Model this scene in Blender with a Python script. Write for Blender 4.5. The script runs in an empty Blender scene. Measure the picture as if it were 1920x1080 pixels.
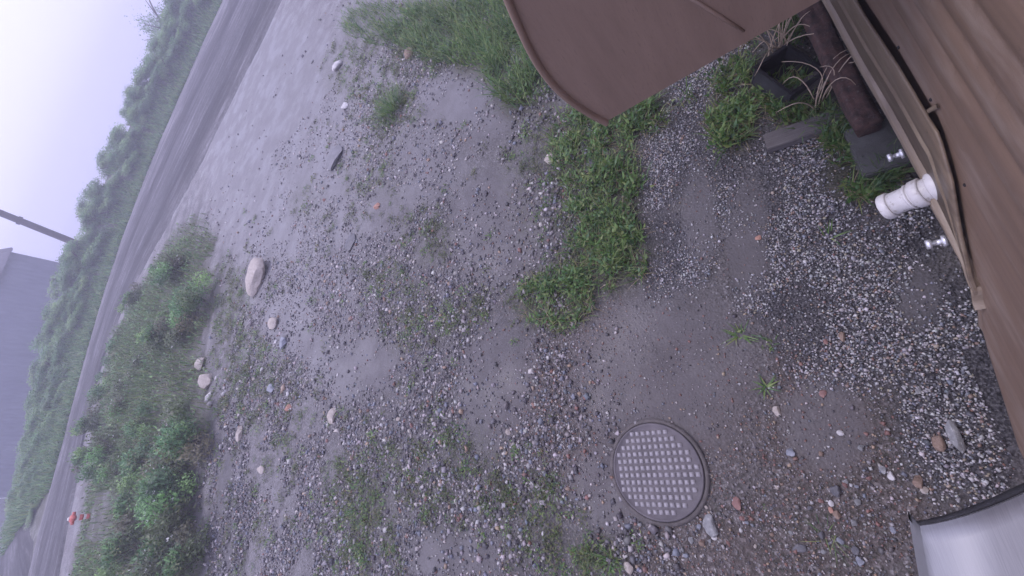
import bpy, bmesh, math, random
import numpy as np
from mathutils import Matrix, Vector

S = bpy.context.scene
COL = S.collection
rng = np.random.default_rng(7)
random.seed(7)
R_ = math.radians

# ------------------------------------------------------------------ camera
CAM_H = 2.4
F_PX = 760.0            # focal length in photo pixels (photo is 1920 wide)
ROLL, HOR, TURN = 24.0, 850.0, -34.5
def camera_axes():
    c, s = math.cos(R_(ROLL)), math.sin(R_(ROLL))
    d2 = F_PX * F_PX / HOR
    dn = np.array([c * d2, -s * d2, -F_PX]); dn /= np.linalg.norm(dn)
    up = -dn
    fw = np.array([0, 0, -1.0]); y = fw - up * fw.dot(up); y /= np.linalg.norm(y)
    x = np.cross(y, up)
    a = R_(TURN)
    rot = np.array([[math.cos(a), -math.sin(a), 0], [math.sin(a), math.cos(a), 0], [0, 0, 1]])
    return rot @ np.array([x, y, up])
AX = camera_axes()
cd = bpy.data.cameras.new('camera')
cd.sensor_fit = 'HORIZONTAL'; cd.sensor_width = 36.0
cd.lens = 36.0 * F_PX / 1920.0
cd.clip_start = 0.02; cd.clip_end = 2000.0
cam = bpy.data.objects.new('camera', cd)
M4 = Matrix.Identity(4)
for i in range(3):
    for j in range(3):
        M4[i][j] = AX[i, j]
M4[2][3] = CAM_H
cam.matrix_world = M4
COL.objects.link(cam)
S.camera = cam

# ------------------------------------------------------------------ sky, sun, exposure
SUN_EL, SUN_AZ = 58.0, 15.0           # azimuth counted from +Y towards +X
w = bpy.data.worlds.new('World'); S.world = w; w.use_nodes = True
nt = w.node_tree; nt.nodes.clear()
n_out = nt.nodes.new('ShaderNodeOutputWorld')
n_bg = nt.nodes.new('ShaderNodeBackground'); n_bg.inputs['Strength'].default_value = 0.1
n_sky = nt.nodes.new('ShaderNodeTexSky'); n_sky.sky_type = 'NISHITA'; n_sky.sun_disc = False
n_sky.sun_elevation = R_(SUN_EL); n_sky.sun_rotation = R_(SUN_AZ)
n_tc = nt.nodes.new('ShaderNodeTexCoord')
n_sep = nt.nodes.new('ShaderNodeSeparateXYZ')
n_rmp = nt.nodes.new('ShaderNodeMapRange')
n_rmp.inputs['From Min'].default_value = 0.0; n_rmp.inputs['From Max'].default_value = 1.0
n_rmp.inputs['To Min'].default_value = 11.0; n_rmp.inputs['To Max'].default_value = 14.0
n_col = nt.nodes.new('ShaderNodeVectorMath'); n_col.operation = 'SCALE'
n_col.inputs[0].default_value = (0.88, 0.865, 1.27)
n_mix = nt.nodes.new('ShaderNodeMixRGB'); n_mix.inputs['Fac'].default_value = 0.93
L = nt.links.new
L(n_tc.outputs['Generated'], n_sep.inputs[0])
L(n_sep.outputs['Z'], n_rmp.inputs['Value'])
L(n_rmp.outputs[0], n_col.inputs['Scale'])
L(n_sky.outputs[0], n_mix.inputs['Color1'])
L(n_col.outputs[0], n_mix.inputs['Color2'])
L(n_mix.outputs[0], n_bg.inputs['Color'])
L(n_bg.outputs[0], n_out.inputs['Surface'])

sl = bpy.data.lights.new('sun', 'SUN'); sl.energy = 1.3; sl.angle = R_(14); sl.color = (1.0, 0.93, 0.95)
so = bpy.data.objects.new('sun', sl); COL.objects.link(so)
sd = Vector((math.sin(R_(SUN_AZ)) * math.cos(R_(SUN_EL)), math.cos(R_(SUN_AZ)) * math.cos(R_(SUN_EL)), math.sin(R_(SUN_EL))))
so.rotation_euler = sd.to_track_quat('Z', 'Y').to_euler()

S.view_settings.view_transform = 'Standard'; S.view_settings.look = 'None'
S.view_settings.gamma = 1.0; S.view_settings.exposure = 0.26
S.cycles.volume_bounces = 2
S.cycles.max_bounces = 6
S.cycles.use_denoising = True

# ------------------------------------------------------------------ helpers
def ray(px, py):
    return AX @ np.array([px - 960.0, 540.0 - py, -F_PX])
def gp(px, py, z=0.0):                      # a photo point laid down on the level z
    d = ray(px, py); t = (z - CAM_H) / d[2]
    return np.array([d[0] * t, d[1] * t, z])
def at_dist(px, py, dist):                  # a photo point at a horizontal distance
    d = ray(px, py); t = dist / math.hypot(d[0], d[1])
    return np.array([d[0] * t, d[1] * t, CAM_H + d[2] * t])
def on_wall(px, py, y=-0.5):
    d = ray(px, py); t = y / d[1]
    return np.array([d[0] * t, y, CAM_H + d[2] * t])

def tag(o, label=None, cat=None, group=None, kind=None):
    if label: o['label'] = label
    if cat: o['category'] = cat
    if group: o['group'] = group
    if kind: o['kind'] = kind
    return o

def mesh_from(name, V, F, mat=None, parent=None, smooth=False, attr=None, uvec=None):
    """V (n,3); F (m,k) array or list of arrays of equal-size faces; attr: dict name->(n,) or (n,3)"""
    me = bpy.data.meshes.new(name)
    V = np.asarray(V, dtype=np.float32)
    Fs = F if isinstance(F, list) else [F]
    Fs = [np.asarray(f, dtype=np.int32) for f in Fs if len(f)]
    nl = sum(f.size for f in Fs); nf = sum(len(f) for f in Fs)
    me.vertices.add(len(V)); me.vertices.foreach_set('co', V.ravel())
    me.loops.add(nl); me.polygons.add(nf)
    me.loops.foreach_set('vertex_index', np.concatenate([f.ravel() for f in Fs]))
    tot = np.concatenate([np.full(len(f), f.shape[1], np.int32) for f in Fs])
    st = np.concatenate([[0], np.cumsum(tot)[:-1]]).astype(np.int32)
    me.polygons.foreach_set('loop_start', st)
    me.polygons.foreach_set('loop_total', tot)
    if smooth:
        me.polygons.foreach_set('use_smooth', np.ones(nf, dtype=bool))
    me.update(calc_edges=True)
    for k, a in (attr or {}).items():
        a = np.asarray(a, dtype=np.float32)
        if a.ndim == 1:
            at = me.attributes.new(k, 'FLOAT', 'POINT'); at.data.foreach_set('value', a)
        else:
            at = me.attributes.new(k, 'FLOAT_COLOR', 'POINT')
            at.data.foreach_set('color', np.c_[a, np.ones(len(a))].astype(np.float32).ravel())
    if mat: me.materials.append(mat)
    o = bpy.data.objects.new(name, me); COL.objects.link(o)
    if parent: o.parent = parent
    return o

def from_bm(name, bm, mat=None, parent=None, smooth=False):
    me = bpy.data.meshes.new(name)
    bmesh.ops.recalc_face_normals(bm, faces=bm.faces)
    if smooth:
        for f in bm.faces: f.smooth = True
    bm.to_mesh(me); bm.free()
    if mat: me.materials.append(mat)
    o = bpy.data.objects.new(name, me); COL.objects.link(o)
    if parent: o.parent = parent
    return o

def empty(name, loc=(0, 0, 0)):
    o = bpy.data.objects.new(name, None); o.location = loc; o.empty_display_size = 0.1
    COL.objects.link(o); return o

def grid_faces(nu, nv):
    i = np.arange(nu - 1)[:, None] * nv + np.arange(nv - 1)[None, :]
    i = i.ravel()
    return np.c_[i, i + nv, i + nv + 1, i + 1]

def box_bm(bm, lo, hi, bev=0.0):
    r = bmesh.ops.create_cube(bm, size=1.0)
    lo = Vector(lo); hi = Vector(hi)
    for v in r['verts']:
        v.co = Vector([(lo[k] + hi[k]) / 2 + v.co[k] * (hi[k] - lo[k]) for k in range(3)])
    if bev:
        es = list({e for v in r['verts'] for e in v.link_edges})
        bmesh.ops.bevel(bm, geom=es, offset=bev, segments=2, affect='EDGES')

def tube(P, r, n=10, cap=True):
    """tube mesh arrays along points P with radius r (scalar or list)"""
    P = np.asarray(P, float); m = len(P)
    r = np.full(m, r) if np.isscalar(r) else np.asarray(r, float)
    T = np.gradient(P, axis=0); T /= np.linalg.norm(T, axis=1)[:, None]
    ref = np.array([0, 0, 1.0]) if abs(T[0][2]) < 0.9 else np.array([1.0, 0, 0])
    V = []
    for k in range(m):
        u = np.cross(T[k], ref); u /= np.linalg.norm(u); v = np.cross(u, T[k])
        a = np.linspace(0, 2 * math.pi, n, endpoint=False)
        V.append(P[k] + r[k] * (np.cos(a)[:, None] * u + np.sin(a)[:, None] * v))
    V = np.concatenate(V)
    F = []
    for k in range(m - 1):
        for j in range(n):
            a, b = k * n + j, k * n + (j + 1) % n
            F.append((a, b, b + n, a + n))
    F = [np.array(F)]
    if cap:
        V = np.r_[V, P[:1], P[-1:]]
        c0, c1 = m * n, m * n + 1
        F.append(np.array([(c0, (j + 1) % n, j) for j in range(n)] + [(c1, (m - 1) * n + j, (m - 1) * n + (j + 1) % n) for j in range(n)]))
    return V, F

def join(parts):
    """merge several (V, [faces]) into one"""
    V = []; F = {}; o = 0
    for v, fs in parts:
        fs = fs if isinstance(fs, list) else [fs]
        for f in fs:
            f = np.asarray(f)
            F.setdefault(f.shape[1], []).append(f + o)
        V.append(v); o += len(v)
    return np.concatenate(V), [np.concatenate(f) for f in F.values()]

# value noise, vectorised -------------------------------------------------
def vnoise(x, y, seed=0):
    xi = np.floor(x).astype(np.int64); yi = np.floor(y).astype(np.int64)
    fx = x - xi; fy = y - yi
    fx = fx * fx * (3 - 2 * fx); fy = fy * fy * (3 - 2 * fy)
    def h(a, b):
        n = (a * 374761393 + b * 668265263 + seed * 1442695041) & 0x7fffffff
        n = ((n ^ (n >> 13)) * 1274126177) & 0x7fffffff
        return ((n ^ (n >> 16)) & 0xffff) / 65535.0
    return (h(xi, yi) * (1 - fx) + h(xi + 1, yi) * fx) * (1 - fy) + (h(xi, yi + 1) * (1 - fx) + h(xi + 1, yi + 1) * fx) * fy
def fbm(x, y, seed=0, oct=4):
    s = 0; a = 0.5; t = 0
    for k in range(oct):
        s = s + a * vnoise(x * 2 ** k, y * 2 ** k, seed + k); t += a; a *= 0.5
    return s / t
def sstep(a, b, x):
    t = np.clip((x - a) / (b - a), 0, 1); return t * t * (3 - 2 * t)

# ------------------------------------------------------------------ node materials
def new_mat(name):
    m = bpy.data.materials.new(name); m.use_nodes = True
    nt = m.node_tree; b = nt.nodes['Principled BSDF']
    return m, nt, b
def nd(nt, t, **kw):
    n = nt.nodes.new(t)
    for k, v in kw.items():
        if k in n.inputs: n.inputs[k].default_value = v
        else: setattr(n, k, v)
    return n
def ramp(nt, stops):
    n = nt.nodes.new('ShaderNodeValToRGB'); e = n.color_ramp.elements
    while len(e) < len(stops): e.new(0.5)
    for k, (p, c) in enumerate(stops):
        e[k].position = p; e[k].color = (*c, 1) if len(c) == 3 else c
    return n
def noisy_mat(name, c1, c2, scale=8.0, rough=0.6, bump=0.15, bscale=60.0, metallic=0.0, stretch=(1, 1, 1), speck=None, spec=0.5):
    m, nt, b = new_mat(name)
    tc = nd(nt, 'ShaderNodeTexCoord'); mp = nd(nt, 'ShaderNodeMapping'); mp.inputs['Scale'].default_value = stretch
    nt.links.new(tc.outputs['Object'], mp.inputs['Vector'])
    n1 = nd(nt, 'ShaderNodeTexNoise', Scale=scale, Detail=8.0, Roughness=0.65)
    nt.links.new(mp.outputs[0], n1.inputs['Vector'])
    r = ramp(nt, [(0.32, c1), (0.68, c2)])
    nt.links.new(n1.outputs['Fac'], r.inputs[0])
    out = r.outputs[0]
    n2 = nd(nt, 'ShaderNodeTexNoise', Scale=bscale, Detail=6.0, Roughness=0.7)
    nt.links.new(mp.outputs[0], n2.inputs['Vector'])
    if speck:
        r2 = ramp(nt, [(0.56, (0, 0, 0)), (0.66, (1, 1, 1))])
        nt.links.new(n2.outputs['Fac'], r2.inputs[0])
        mx = nd(nt, 'ShaderNodeMixRGB'); mx.inputs['Color2'].default_value = (*speck, 1)
        nt.links.new(r2.outputs[0], mx.inputs['Fac']); nt.links.new(out, mx.inputs['Color1']); out = mx.outputs[0]
    nt.links.new(out, b.inputs['Base Color'])
    bp = nd(nt, 'ShaderNodeBump', Strength=bump, Distance=0.01)
    nt.links.new(n2.outputs['Fac'], bp.inputs['Height']); nt.links.new(bp.outputs[0], b.inputs['Normal'])
    b.inputs['Roughness'].default_value = rough; b.inputs['Metallic'].default_value = metallic
    b.inputs['Specular IOR Level'].default_value = spec
    return m
def attr_mat(name, attr='col', rough=0.55, translucent=0.0, var=0.25, bump=0.3, bscale=300.0):
    m, nt, b = new_mat(name)
    a = nd(nt, 'ShaderNodeAttribute', attribute_name=attr)
    tc = nd(nt, 'ShaderNodeTexCoord')
    n1 = nd(nt, 'ShaderNodeTexNoise', Scale=bscale, Detail=3.0)
    nt.links.new(tc.outputs['Object'], n1.inputs['Vector'])
    mr = nd(nt, 'ShaderNodeMapRange'); mr.inputs['To Min'].default_value = 1 - var; mr.inputs['To Max'].default_value = 1 + var
    nt.links.new(n1.outputs['Fac'], mr.inputs['Value'])
    vm = nd(nt, 'ShaderNodeVectorMath', operation='SCALE')
    nt.links.new(a.outputs['Color'], vm.inputs[0]); nt.links.new(mr.outputs[0], vm.inputs['Scale'])
    nt.links.new(vm.outputs[0], b.inputs['Base Color'])
    b.inputs['Roughness'].default_value = rough
    if bump:
        bp = nd(nt, 'ShaderNodeBump', Strength=bump, Distance=0.002)
        nt.links.new(n1.outputs['Fac'], bp.inputs['Height']); nt.links.new(bp.outputs[0], b.inputs['Normal'])
    if translucent:
        out = nt.nodes['Material Output']
        tr = nd(nt, 'ShaderNodeBsdfTranslucent'); nt.links.new(vm.outputs[0], tr.inputs['Color'])
        mx = nd(nt, 'ShaderNodeMixShader'); mx.inputs[0].default_value = translucent
        nt.links.new(b.outputs[0], mx.inputs[1]); nt.links.new(tr.outputs[0], mx.inputs[2])
        nt.links.new(mx.outputs[0], out.inputs['Surface'])
    return m

M_CHIP = attr_mat('gravel_chips', rough=0.5)
M_LEAF = attr_mat('leaves', rough=0.45, translucent=0.38, bump=0.0, bscale=25.0)
M_DRY = attr_mat('dry_stems', rough=0.6, bump=0.0)

# ------------------------------------------------------------------ the lie of the land
def poly_world(pts, z=0.0):
    return np.array([gp(*p, z)[:2] for p in pts])
ROAD_FAR = np.array([(-30, 6.5), (-14, 13.5), (-2.4, 18.9), (1.3, 21.0), (5.1, 23.2), (8.2, 24.5), (12, 24.8), (16.7, 22.8), (20.7, 19.6), (30, 11.5), (60, -14)], float)
ROAD_NEAR = np.array([(-30, 2.2), (-14, 9.2), (-2.0, 14.9), (1.0, 17.4), (3.6, 18.9), (5.4, 18.3), (6.6, 16.2), (8.0, 13.6), (10.5, 10.5), (22, 1.5), (50, -22)], float)
def rounded(P, n):
    d = np.r_[0, np.cumsum(np.hypot(*np.diff(P, axis=0).T))]; t = np.linspace(0, d[-1], n)
    q = np.c_[np.interp(t, d, P[:, 0]), np.interp(t, d, P[:, 1])]
    for _ in range(4): q[1:-1] = .25 * q[:-2] + .5 * q[1:-1] + .25 * q[2:]
    return q
ROAD_FAR = rounded(ROAD_FAR, 44)
def dist_poly(x, y, P):
    """signed distance-like: positive on the far side (left of the direction of travel)"""
    best = np.full(x.shape, 1e9); sg = np.zeros(x.shape)
    for a, b in zip(P[:-1], P[1:]):
        d = b - a; l2 = d @ d
        t = np.clip(((x - a[0]) * d[0] + (y - a[1]) * d[1]) / l2, 0, 1)
        dx = x - (a[0] + t * d[0]); dy = y - (a[1] + t * d[1])
        dd = np.hypot(dx, dy); s = np.sign(d[0] * dy - d[1] * dx)
        m = dd < best; best = np.where(m, dd, best); sg = np.where(m, s, sg)
    return best * np.where(sg == 0, 1, sg)
# the edge of the gravel yard against the grassy verge
YARD_EDGE = np.array([(-20, -1.0)] + [tuple(gp(*p)[:2]) for p in ((385, 1079), (365, 980), (355, 900), (395, 780), (385, 690), (392, 610), (405, 520), (404, 450), (380, 412), (335, 425), (300, 440))] + [(7.5, 22.0), (9.0, 60.0)], float)

def ground_z(x, y):
    x = np.asarray(x, float); y = np.asarray(y, float)
    z = 0.03 * (fbm(x * 0.8 + 9, y * 0.8, 3) - 0.5) + 0.010 * (fbm(x * 5, y * 5, 5) - 0.5)
    near = sstep(0.9, 0.2, np.abs(y + 0.1)) * sstep(6, 3, np.abs(x))
    z = z * (1 - 0.5 * near)
    df = dist_poly(x, y, ROAD_FAR); dn = dist_poly(x, y, ROAD_NEAR); de = dist_poly(x, y, YARD_EDGE)
    verge = sstep(0.0, 1.6, de) * sstep(1.0, 3.5, -dn)
    z = z + 0.12 * verge * (0.6 + 0.8 * fbm(x * .5, y * .5, 11))
    bank = np.interp((x + 4) / 24.0, [0.10, .2, .35, .55, .8, 1.2], [.10, .25, .55, .85, .95, 1.0]) * (.85 + .3 * fbm(x * .25, y * .25, 13))
    z = z + bank * sstep(0.1, 3.2, df) * sstep(10.0, 4.5, df)
    z = z - 2.6 * sstep(5.0, 17.0, df) - 6.0 * sstep(20, 140, df)
    rough = sstep(-2.2, -0.2, de) * sstep(0.5, -0.2, de)
    z = z + 0.05 * rough * (fbm(x * 4, y * 4, 21) - 0.5)
    return z
def gz(x, y):
    return float(ground_z(np.array([x]), np.array([y]))[0])

class Blob:
    """soft patch on the ground, centred under a photo point; rx, ry are its half-axes there"""
    def __init__(s, px, py, rx, ry, wgt=1.0):
        s.c = gp(px, py)[:2]
        e1 = gp(px + rx, py)[:2] - gp(px - rx, py)[:2]; e2 = gp(px, py + ry)[:2] - gp(px, py - ry)[:2]
        A = np.c_[e1 / 2, e2 / 2]; s.inv = np.linalg.inv(A); s.A = A; s.w = wgt
    def val(s, x, y):
        d = np.stack([x - s.c[0], y - s.c[1]]); q = np.tensordot(s.inv, d, 1)
        return s.w * np.clip(1.0 - (q[0] ** 2 + q[1] ** 2), -1.5, 1)
    def sample(s, n, power=0.6):
        r = rng.random(n) ** power; a = rng.random(n) * 2 * math.pi
        return s.c + (s.A @ np.stack([r * np.cos(a), r * np.sin(a)])).T
def zone(blobs, x, y, soft=0.75, jitter=0.6, sc=3.0, seed=0):
    v = np.full(x.shape, -1.5)
    for b in blobs: v = np.maximum(v, b.val(x, y))
    return sstep(-soft, soft, v + jitter * (fbm(x * sc, y * sc, 40 + seed) - 0.5) * 2)

Z_GRAVEL = [Blob(*b) for b in ((1660, 600, 230, 110), (1790, 730, 110, 190), (1600, 640, 160, 90), (1480, 560, 110, 60), (1245, 480, 75, 70), (1395, 330, 80, 90), (1300, 260, 90, 90), (1480, 420, 60, 90),
                                (1600, 480, 120, 70), (1850, 860, 60, 90), (1560, 400, 70, 60), (1500, 300, 120, 50), (1230, 330, 40, 60), (1330, 130, 80, 60), (1710, 440, 60, 80), (1380, 250, 60, 60))]
Z_DIRT = [Blob(*b) for b in ((1540, 830, 140, 160), (1480, 1000, 240, 100), (1280, 1040, 130, 60), (1150, 760, 220, 200), (1540, 720, 120, 90), (1640, 960, 120, 80))]
Z_MUD = [Blob(*b) for b in ((1220, 700, 170, 160), (1540, 790, 80, 90), (1400, 440, 40, 110), (920, 420, 90, 100), (880, 190, 110, 70), (480, 210, 110, 200), (845, 1040, 80, 50), (930, 720, 70, 120), (510, 430, 50, 60),
                            (540, 600, 50, 60), (790, 300, 70, 90), (650, 680, 90, 70), (1720, 560, 40, 60), (1150, 900, 80, 90), (1310, 400, 30, 90), (600, 330, 40, 80))]
Z_MOSS = [Blob(*b) for b in ((690, 180, 50, 60), (735, 210, 45, 60), (690, 320, 60, 60), (800, 440, 50, 60), (700, 900, 110, 90), (860, 900, 110, 110), (1000, 960, 90, 80), (680, 1020, 60, 60), (860, 590, 50, 40), (760, 600, 70, 60),
                             (1000, 300, 60, 140), (1020, 540, 80, 60), (760, 90, 130, 50), (430, 560, 40, 90), (660, 960, 50, 80), (1080, 1040, 80, 50), (470, 700, 50, 90), (640, 130, 40, 60), (580, 380, 40, 40), (720, 520, 60, 40))]
Z_GRASS = [Blob(*b) for b in ((1120, 330, 75, 150), (1080, 270, 60, 70), (1140, 470, 80, 80), (880, 70, 150, 60), (980, 130, 70, 80), (1040, 560, 80, 60), (1210, 210, 50, 50), (1370, 220, 50, 60), (1600, 330, 60, 50), (1470, 150, 80, 70))]

# the ground: one sheet, fine under the camera, coarse towards the horizon
def axis(lo, hi, step, reach, grow):
    core = np.arange(lo, hi, step); out = [core]
    e = [hi]; s = step
    while e[-1] < reach: s *= grow; e.append(e[-1] + s)
    b = [lo]; s = step
    while b[-1] > -reach: s *= grow; b.append(b[-1] - s)
    return np.concatenate([np.array(b[1:])[::-1], core, np.array(e)])
gx = axis(-1.3, 2.6, 0.016, 480, 1.022); gy = axis(-0.75, 3.2, 0.016, 480, 1.020)
GX, GY = np.meshgrid(gx, gy, indexing='ij')
GXf, GYf = GX.ravel(), GY.ravel()
GZf = ground_z(GXf, GYf)
zg = zone(Z_GRAVEL, GXf, GYf, seed=1); zd = zone(Z_DIRT, GXf, GYf, seed=2); zm = zone(Z_MUD, GXf, GYf, jitter=0.35, seed=3)
zs = zone(Z_MOSS, GXf, GYf, seed=4, sc=5); zr = zone(Z_GRASS, GXf, GYf, seed=5)
dF = dist_poly(GXf, GYf, ROAD_FAR); dN = dist_poly(GXf, GYf, ROAD_NEAR); dE = dist_poly(GXf, GYf, YARD_EDGE)
nz = fbm(GXf * 1.5, GYf * 1.5, 77)
vg = sstep(-0.2, 0.5, dE + (nz - .5) * 1.2) * sstep(0.3, 1.2, -dN)
vg = np.maximum(vg, sstep(0.0, 0.6, dF))
zr = np.maximum(zr, vg)
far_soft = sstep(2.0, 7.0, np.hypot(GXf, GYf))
rut = sstep(-3.6, -.6, dE) * sstep(.6, 0, dE) * sstep(2.0, 4.5, np.hypot(GXf, GYf)) * (1 - .6 * zm) * (fbm(GXf * .9 + GYf * .12, GYf * 5.5 - GXf * 1.2, 51, 5))
GZf = GZf - 0.05 * rut * (fbm(GXf * .9 + GYf * .12, GYf * 5.5 - GXf * 1.2, 51, 5) - .3)
attrs = dict(rut=rut, gravel=zg * (1 - zr), dirt=np.maximum(zd, sstep(1.2, 0.2, np.hypot(GXf + 0.3, GYf) / 1.6) * 0.5), mud=zm, moss=zs, grass=zr, silt=far_soft)

def ground_material():
    m, nt, b = new_mat('ground_soil'); Lk = nt.links.new
    tc = nd(nt, 'ShaderNodeTexCoord'); P = tc.outputs['Object']
    def at(n): return nd(nt, 'ShaderNodeAttribute', attribute_name=n).outputs['Fac']
    def noise(s, d=6.0, r=0.6, vec=P):
        n = nd(nt, 'ShaderNodeTexNoise', Scale=s, Detail=d, Roughness=r); Lk(vec, n.inputs['Vector']); return n.outputs['Fac']
    def vor(s):
        n = nd(nt, 'ShaderNodeTexVoronoi', Scale=s); Lk(P, n.inputs['Vector']); return n
    def math_(op, a, bb=None):
        n = nd(nt, 'ShaderNodeMath', operation=op)
        for k, v in enumerate((a, bb)):
            if v is None: continue
            if isinstance(v, (int, float)): n.inputs[k].default_value = v
            else: Lk(v, n.inputs[k])
        return n.outputs[0]
    def mix(f, a, c):
        n = nd(nt, 'ShaderNodeMixRGB')
        for k, v in (('Fac', f), ('Color1', a), ('Color2', c)):
            if isinstance(v, (int, float)): n.inputs[k].default_value = v
            elif isinstance(v, tuple): n.inputs[k].default_value = (*v, 1)
            else: Lk(v, n.inputs[k])
        return n.outputs[0]
    def rr(v, stops):
        r = ramp(nt, stops); Lk(v, r.inputs[0]); return r.outputs[0]
    nbig, nmid, nfin, nvf = noise(0.9, 5), noise(5.0, 8, .7), noise(38.0, 8, .75), noise(130.0, 4, .7)
    v1, v2, v3 = vor(75.0), vor(150.0), vor(32.0)
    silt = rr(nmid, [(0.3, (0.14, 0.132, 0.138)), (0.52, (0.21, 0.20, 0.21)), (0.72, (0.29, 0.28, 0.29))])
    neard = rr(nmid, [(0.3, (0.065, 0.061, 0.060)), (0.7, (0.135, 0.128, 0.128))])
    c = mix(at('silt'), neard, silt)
    dirt = rr(nfin, [(0.3, (0.048, 0.038, 0.033)), (0.55, (0.105, 0.081, 0.070)), (0.75, (0.18, 0.148, 0.132))])
    c = mix(math_('MULTIPLY', at('dirt'), 0.85), c, dirt)
    # pebbly speckle of every size
    sp = rr(nd_sep(nt, v1.outputs['Color']), [(0.0, (0.05, 0.048, 0.052)), (0.45, (0.14, 0.125, 0.125)), (0.7, (0.24, 0.21, 0.2)), (0.95, (0.42, 0.40, 0.41))])
    peb = math_('MULTIPLY', rr(nfin, [(0.42, (0, 0, 0)), (0.62, (1, 1, 1))]), math_('SUBTRACT', 1.0, at('mud')))
    c = mix(math_('MULTIPLY', peb, 0.6), c, sp)
    sp3 = rr(nd_sep(nt, v3.outputs['Color']), [(0.0, (0.075, 0.07, 0.07)), (0.6, (0.17, 0.15, 0.145)), (1.0, (0.33, 0.31, 0.31))])
    c = mix(math_('MULTIPLY', math_('MULTIPLY', peb, at('silt')), 0.55), c, sp3)
    # dark olive clods and bits of moss
    clod = math_('MULTIPLY', rr(noise(55.0, 5, .7), [(0.50, (0, 0, 0)), (0.60, (1, 1, 1))]), rr(noise(2.2, 5, .65), [(0.36, (0.12,) * 3), (0.58, (1, 1, 1))]))
    clod = math_('MULTIPLY', clod, math_('SUBTRACT', 1.0, at('mud')))
    c = mix(math_('MULTIPLY', clod, 0.92), c, rr(nvf, [(0.3, (0.03, 0.03, 0.024)), (0.7, (0.075, 0.072, 0.055))]))
    c = mix(rr(at('rut'), [(0.40, (0, 0, 0)), (0.56, (0.75,) * 3)]), c, rr(nfin, [(0.35, (0.06, 0.057, 0.058)), (0.65, (0.15, 0.142, 0.145))]))
    # bed of the gravel, near-black to paint the shade between chips
    bed = rr(nd_sep(nt, v2.outputs['Color']), [(0.0, (0.016, 0.016, 0.02)), (0.5, (0.045, 0.042, 0.047)), (0.85, (0.12, 0.115, 0.12))])
    c = mix(math_('MULTIPLY', at('gravel'), 0.9), c, bed)
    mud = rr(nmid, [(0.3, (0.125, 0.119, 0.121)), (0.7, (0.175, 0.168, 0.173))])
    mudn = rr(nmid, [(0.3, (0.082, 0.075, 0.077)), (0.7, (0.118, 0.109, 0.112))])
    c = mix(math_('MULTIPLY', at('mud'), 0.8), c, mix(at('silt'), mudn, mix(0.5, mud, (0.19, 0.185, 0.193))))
    # moss and soil under the plants
    mossm = math_('MULTIPLY', math_('MULTIPLY', at('moss'), rr(nfin, [(0.48, (0, 0, 0)), (0.60, (1, 1, 1))])), 0.5)
    c = mix(mossm, c, rr(nvf, [(0.3, (0.045, 0.05, 0.025)), (0.7, (0.11, 0.115, 0.055))]))
    c = mix(math_('MULTIPLY', at('grass'), 0.8), c, rr(nfin, [(0.3, (0.03, 0.035, 0.018)), (0.7, (0.085, 0.08, 0.05))]))
    Lk(c, b.inputs['Base Color'])
    rgh = rr(noise(1.6, 5, .6), [(0.40, (0.38,) * 3), (0.56, (0.75,) * 3)]); Lk(rgh, b.inputs['Roughness'])
    b.inputs['Specular IOR Level'].default_value = 0.3
    h = math_('ADD', math_('MULTIPLY', nmid, 1.5), math_('ADD', math_('MULTIPLY', nfin, 0.8), math_('MULTIPLY', v1.outputs['Distance'], 0.55)))
    bp = nd(nt, 'ShaderNodeBump', Distance=0.02)
    Lk(math_('SUBTRACT', 0.75, math_('MULTIPLY', at('mud'), 0.55)), bp.inputs['Strength'])
    Lk(h, bp.inputs['Height']); Lk(bp.outputs[0], b.inputs['Normal'])
    return m
def nd_sep(nt, col):
    s = nt.nodes.new('ShaderNodeSeparateColor'); nt.links.new(col, s.inputs[0]); return s.outputs[0]
M_GROUND = ground_material()
ground = mesh_from('ground', np.c_[GXf, GYf, GZf], grid_faces(len(gx), len(gy)), M_GROUND, smooth=True, attr=attrs)
tag(ground, kind='structure')

# ------------------------------------------------------------------ the road
def resample(P, n):
    d = np.r_[0, np.cumsum(np.hypot(*np.diff(P, axis=0).T))]; t = np.linspace(0, d[-1], n)
    q = np.c_[np.interp(t, d, P[:, 0]), np.interp(t, d, P[:, 1])]
    for _ in range(30):
        q[1:-1] = 0.25 * q[:-2] + 0.5 * q[1:-1] + 0.25 * q[2:]
    return q
def strip(name, A, B, nu, nv, lift, mat):
    a = resample(A, nu); b = resample(B, nu); t = np.linspace(0, 1, nv)
    P = a[:, None, :] * (1 - t)[None, :, None] + b[:, None, :] * t[None, :, None]
    jit = (vnoise(np.arange(nu) * .35, np.zeros(nu), 5) - .5)
    P[:, 0, :] += 0.9 * jit[:, None] * (a - b) / np.linalg.norm(a - b, axis=1)[:, None]
    P = P.reshape(-1, 2); T = np.tile(t, nu)
    z = ground_z(P[:, 0], P[:, 1]) + lift - 0.12 * ((T < 0.01) | (T > 0.99)) - 0.03 * (np.exp(-((T - .3) / .07) ** 2) + np.exp(-((T - .72) / .07) ** 2))
    o = mesh_from(name, np.c_[P, z], grid_faces(nu, nv), mat, smooth=True, attr=dict(across=T, along=np.repeat(np.arange(nu) * 1.0, nv)))
    return tag(o, kind='structure')
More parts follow.
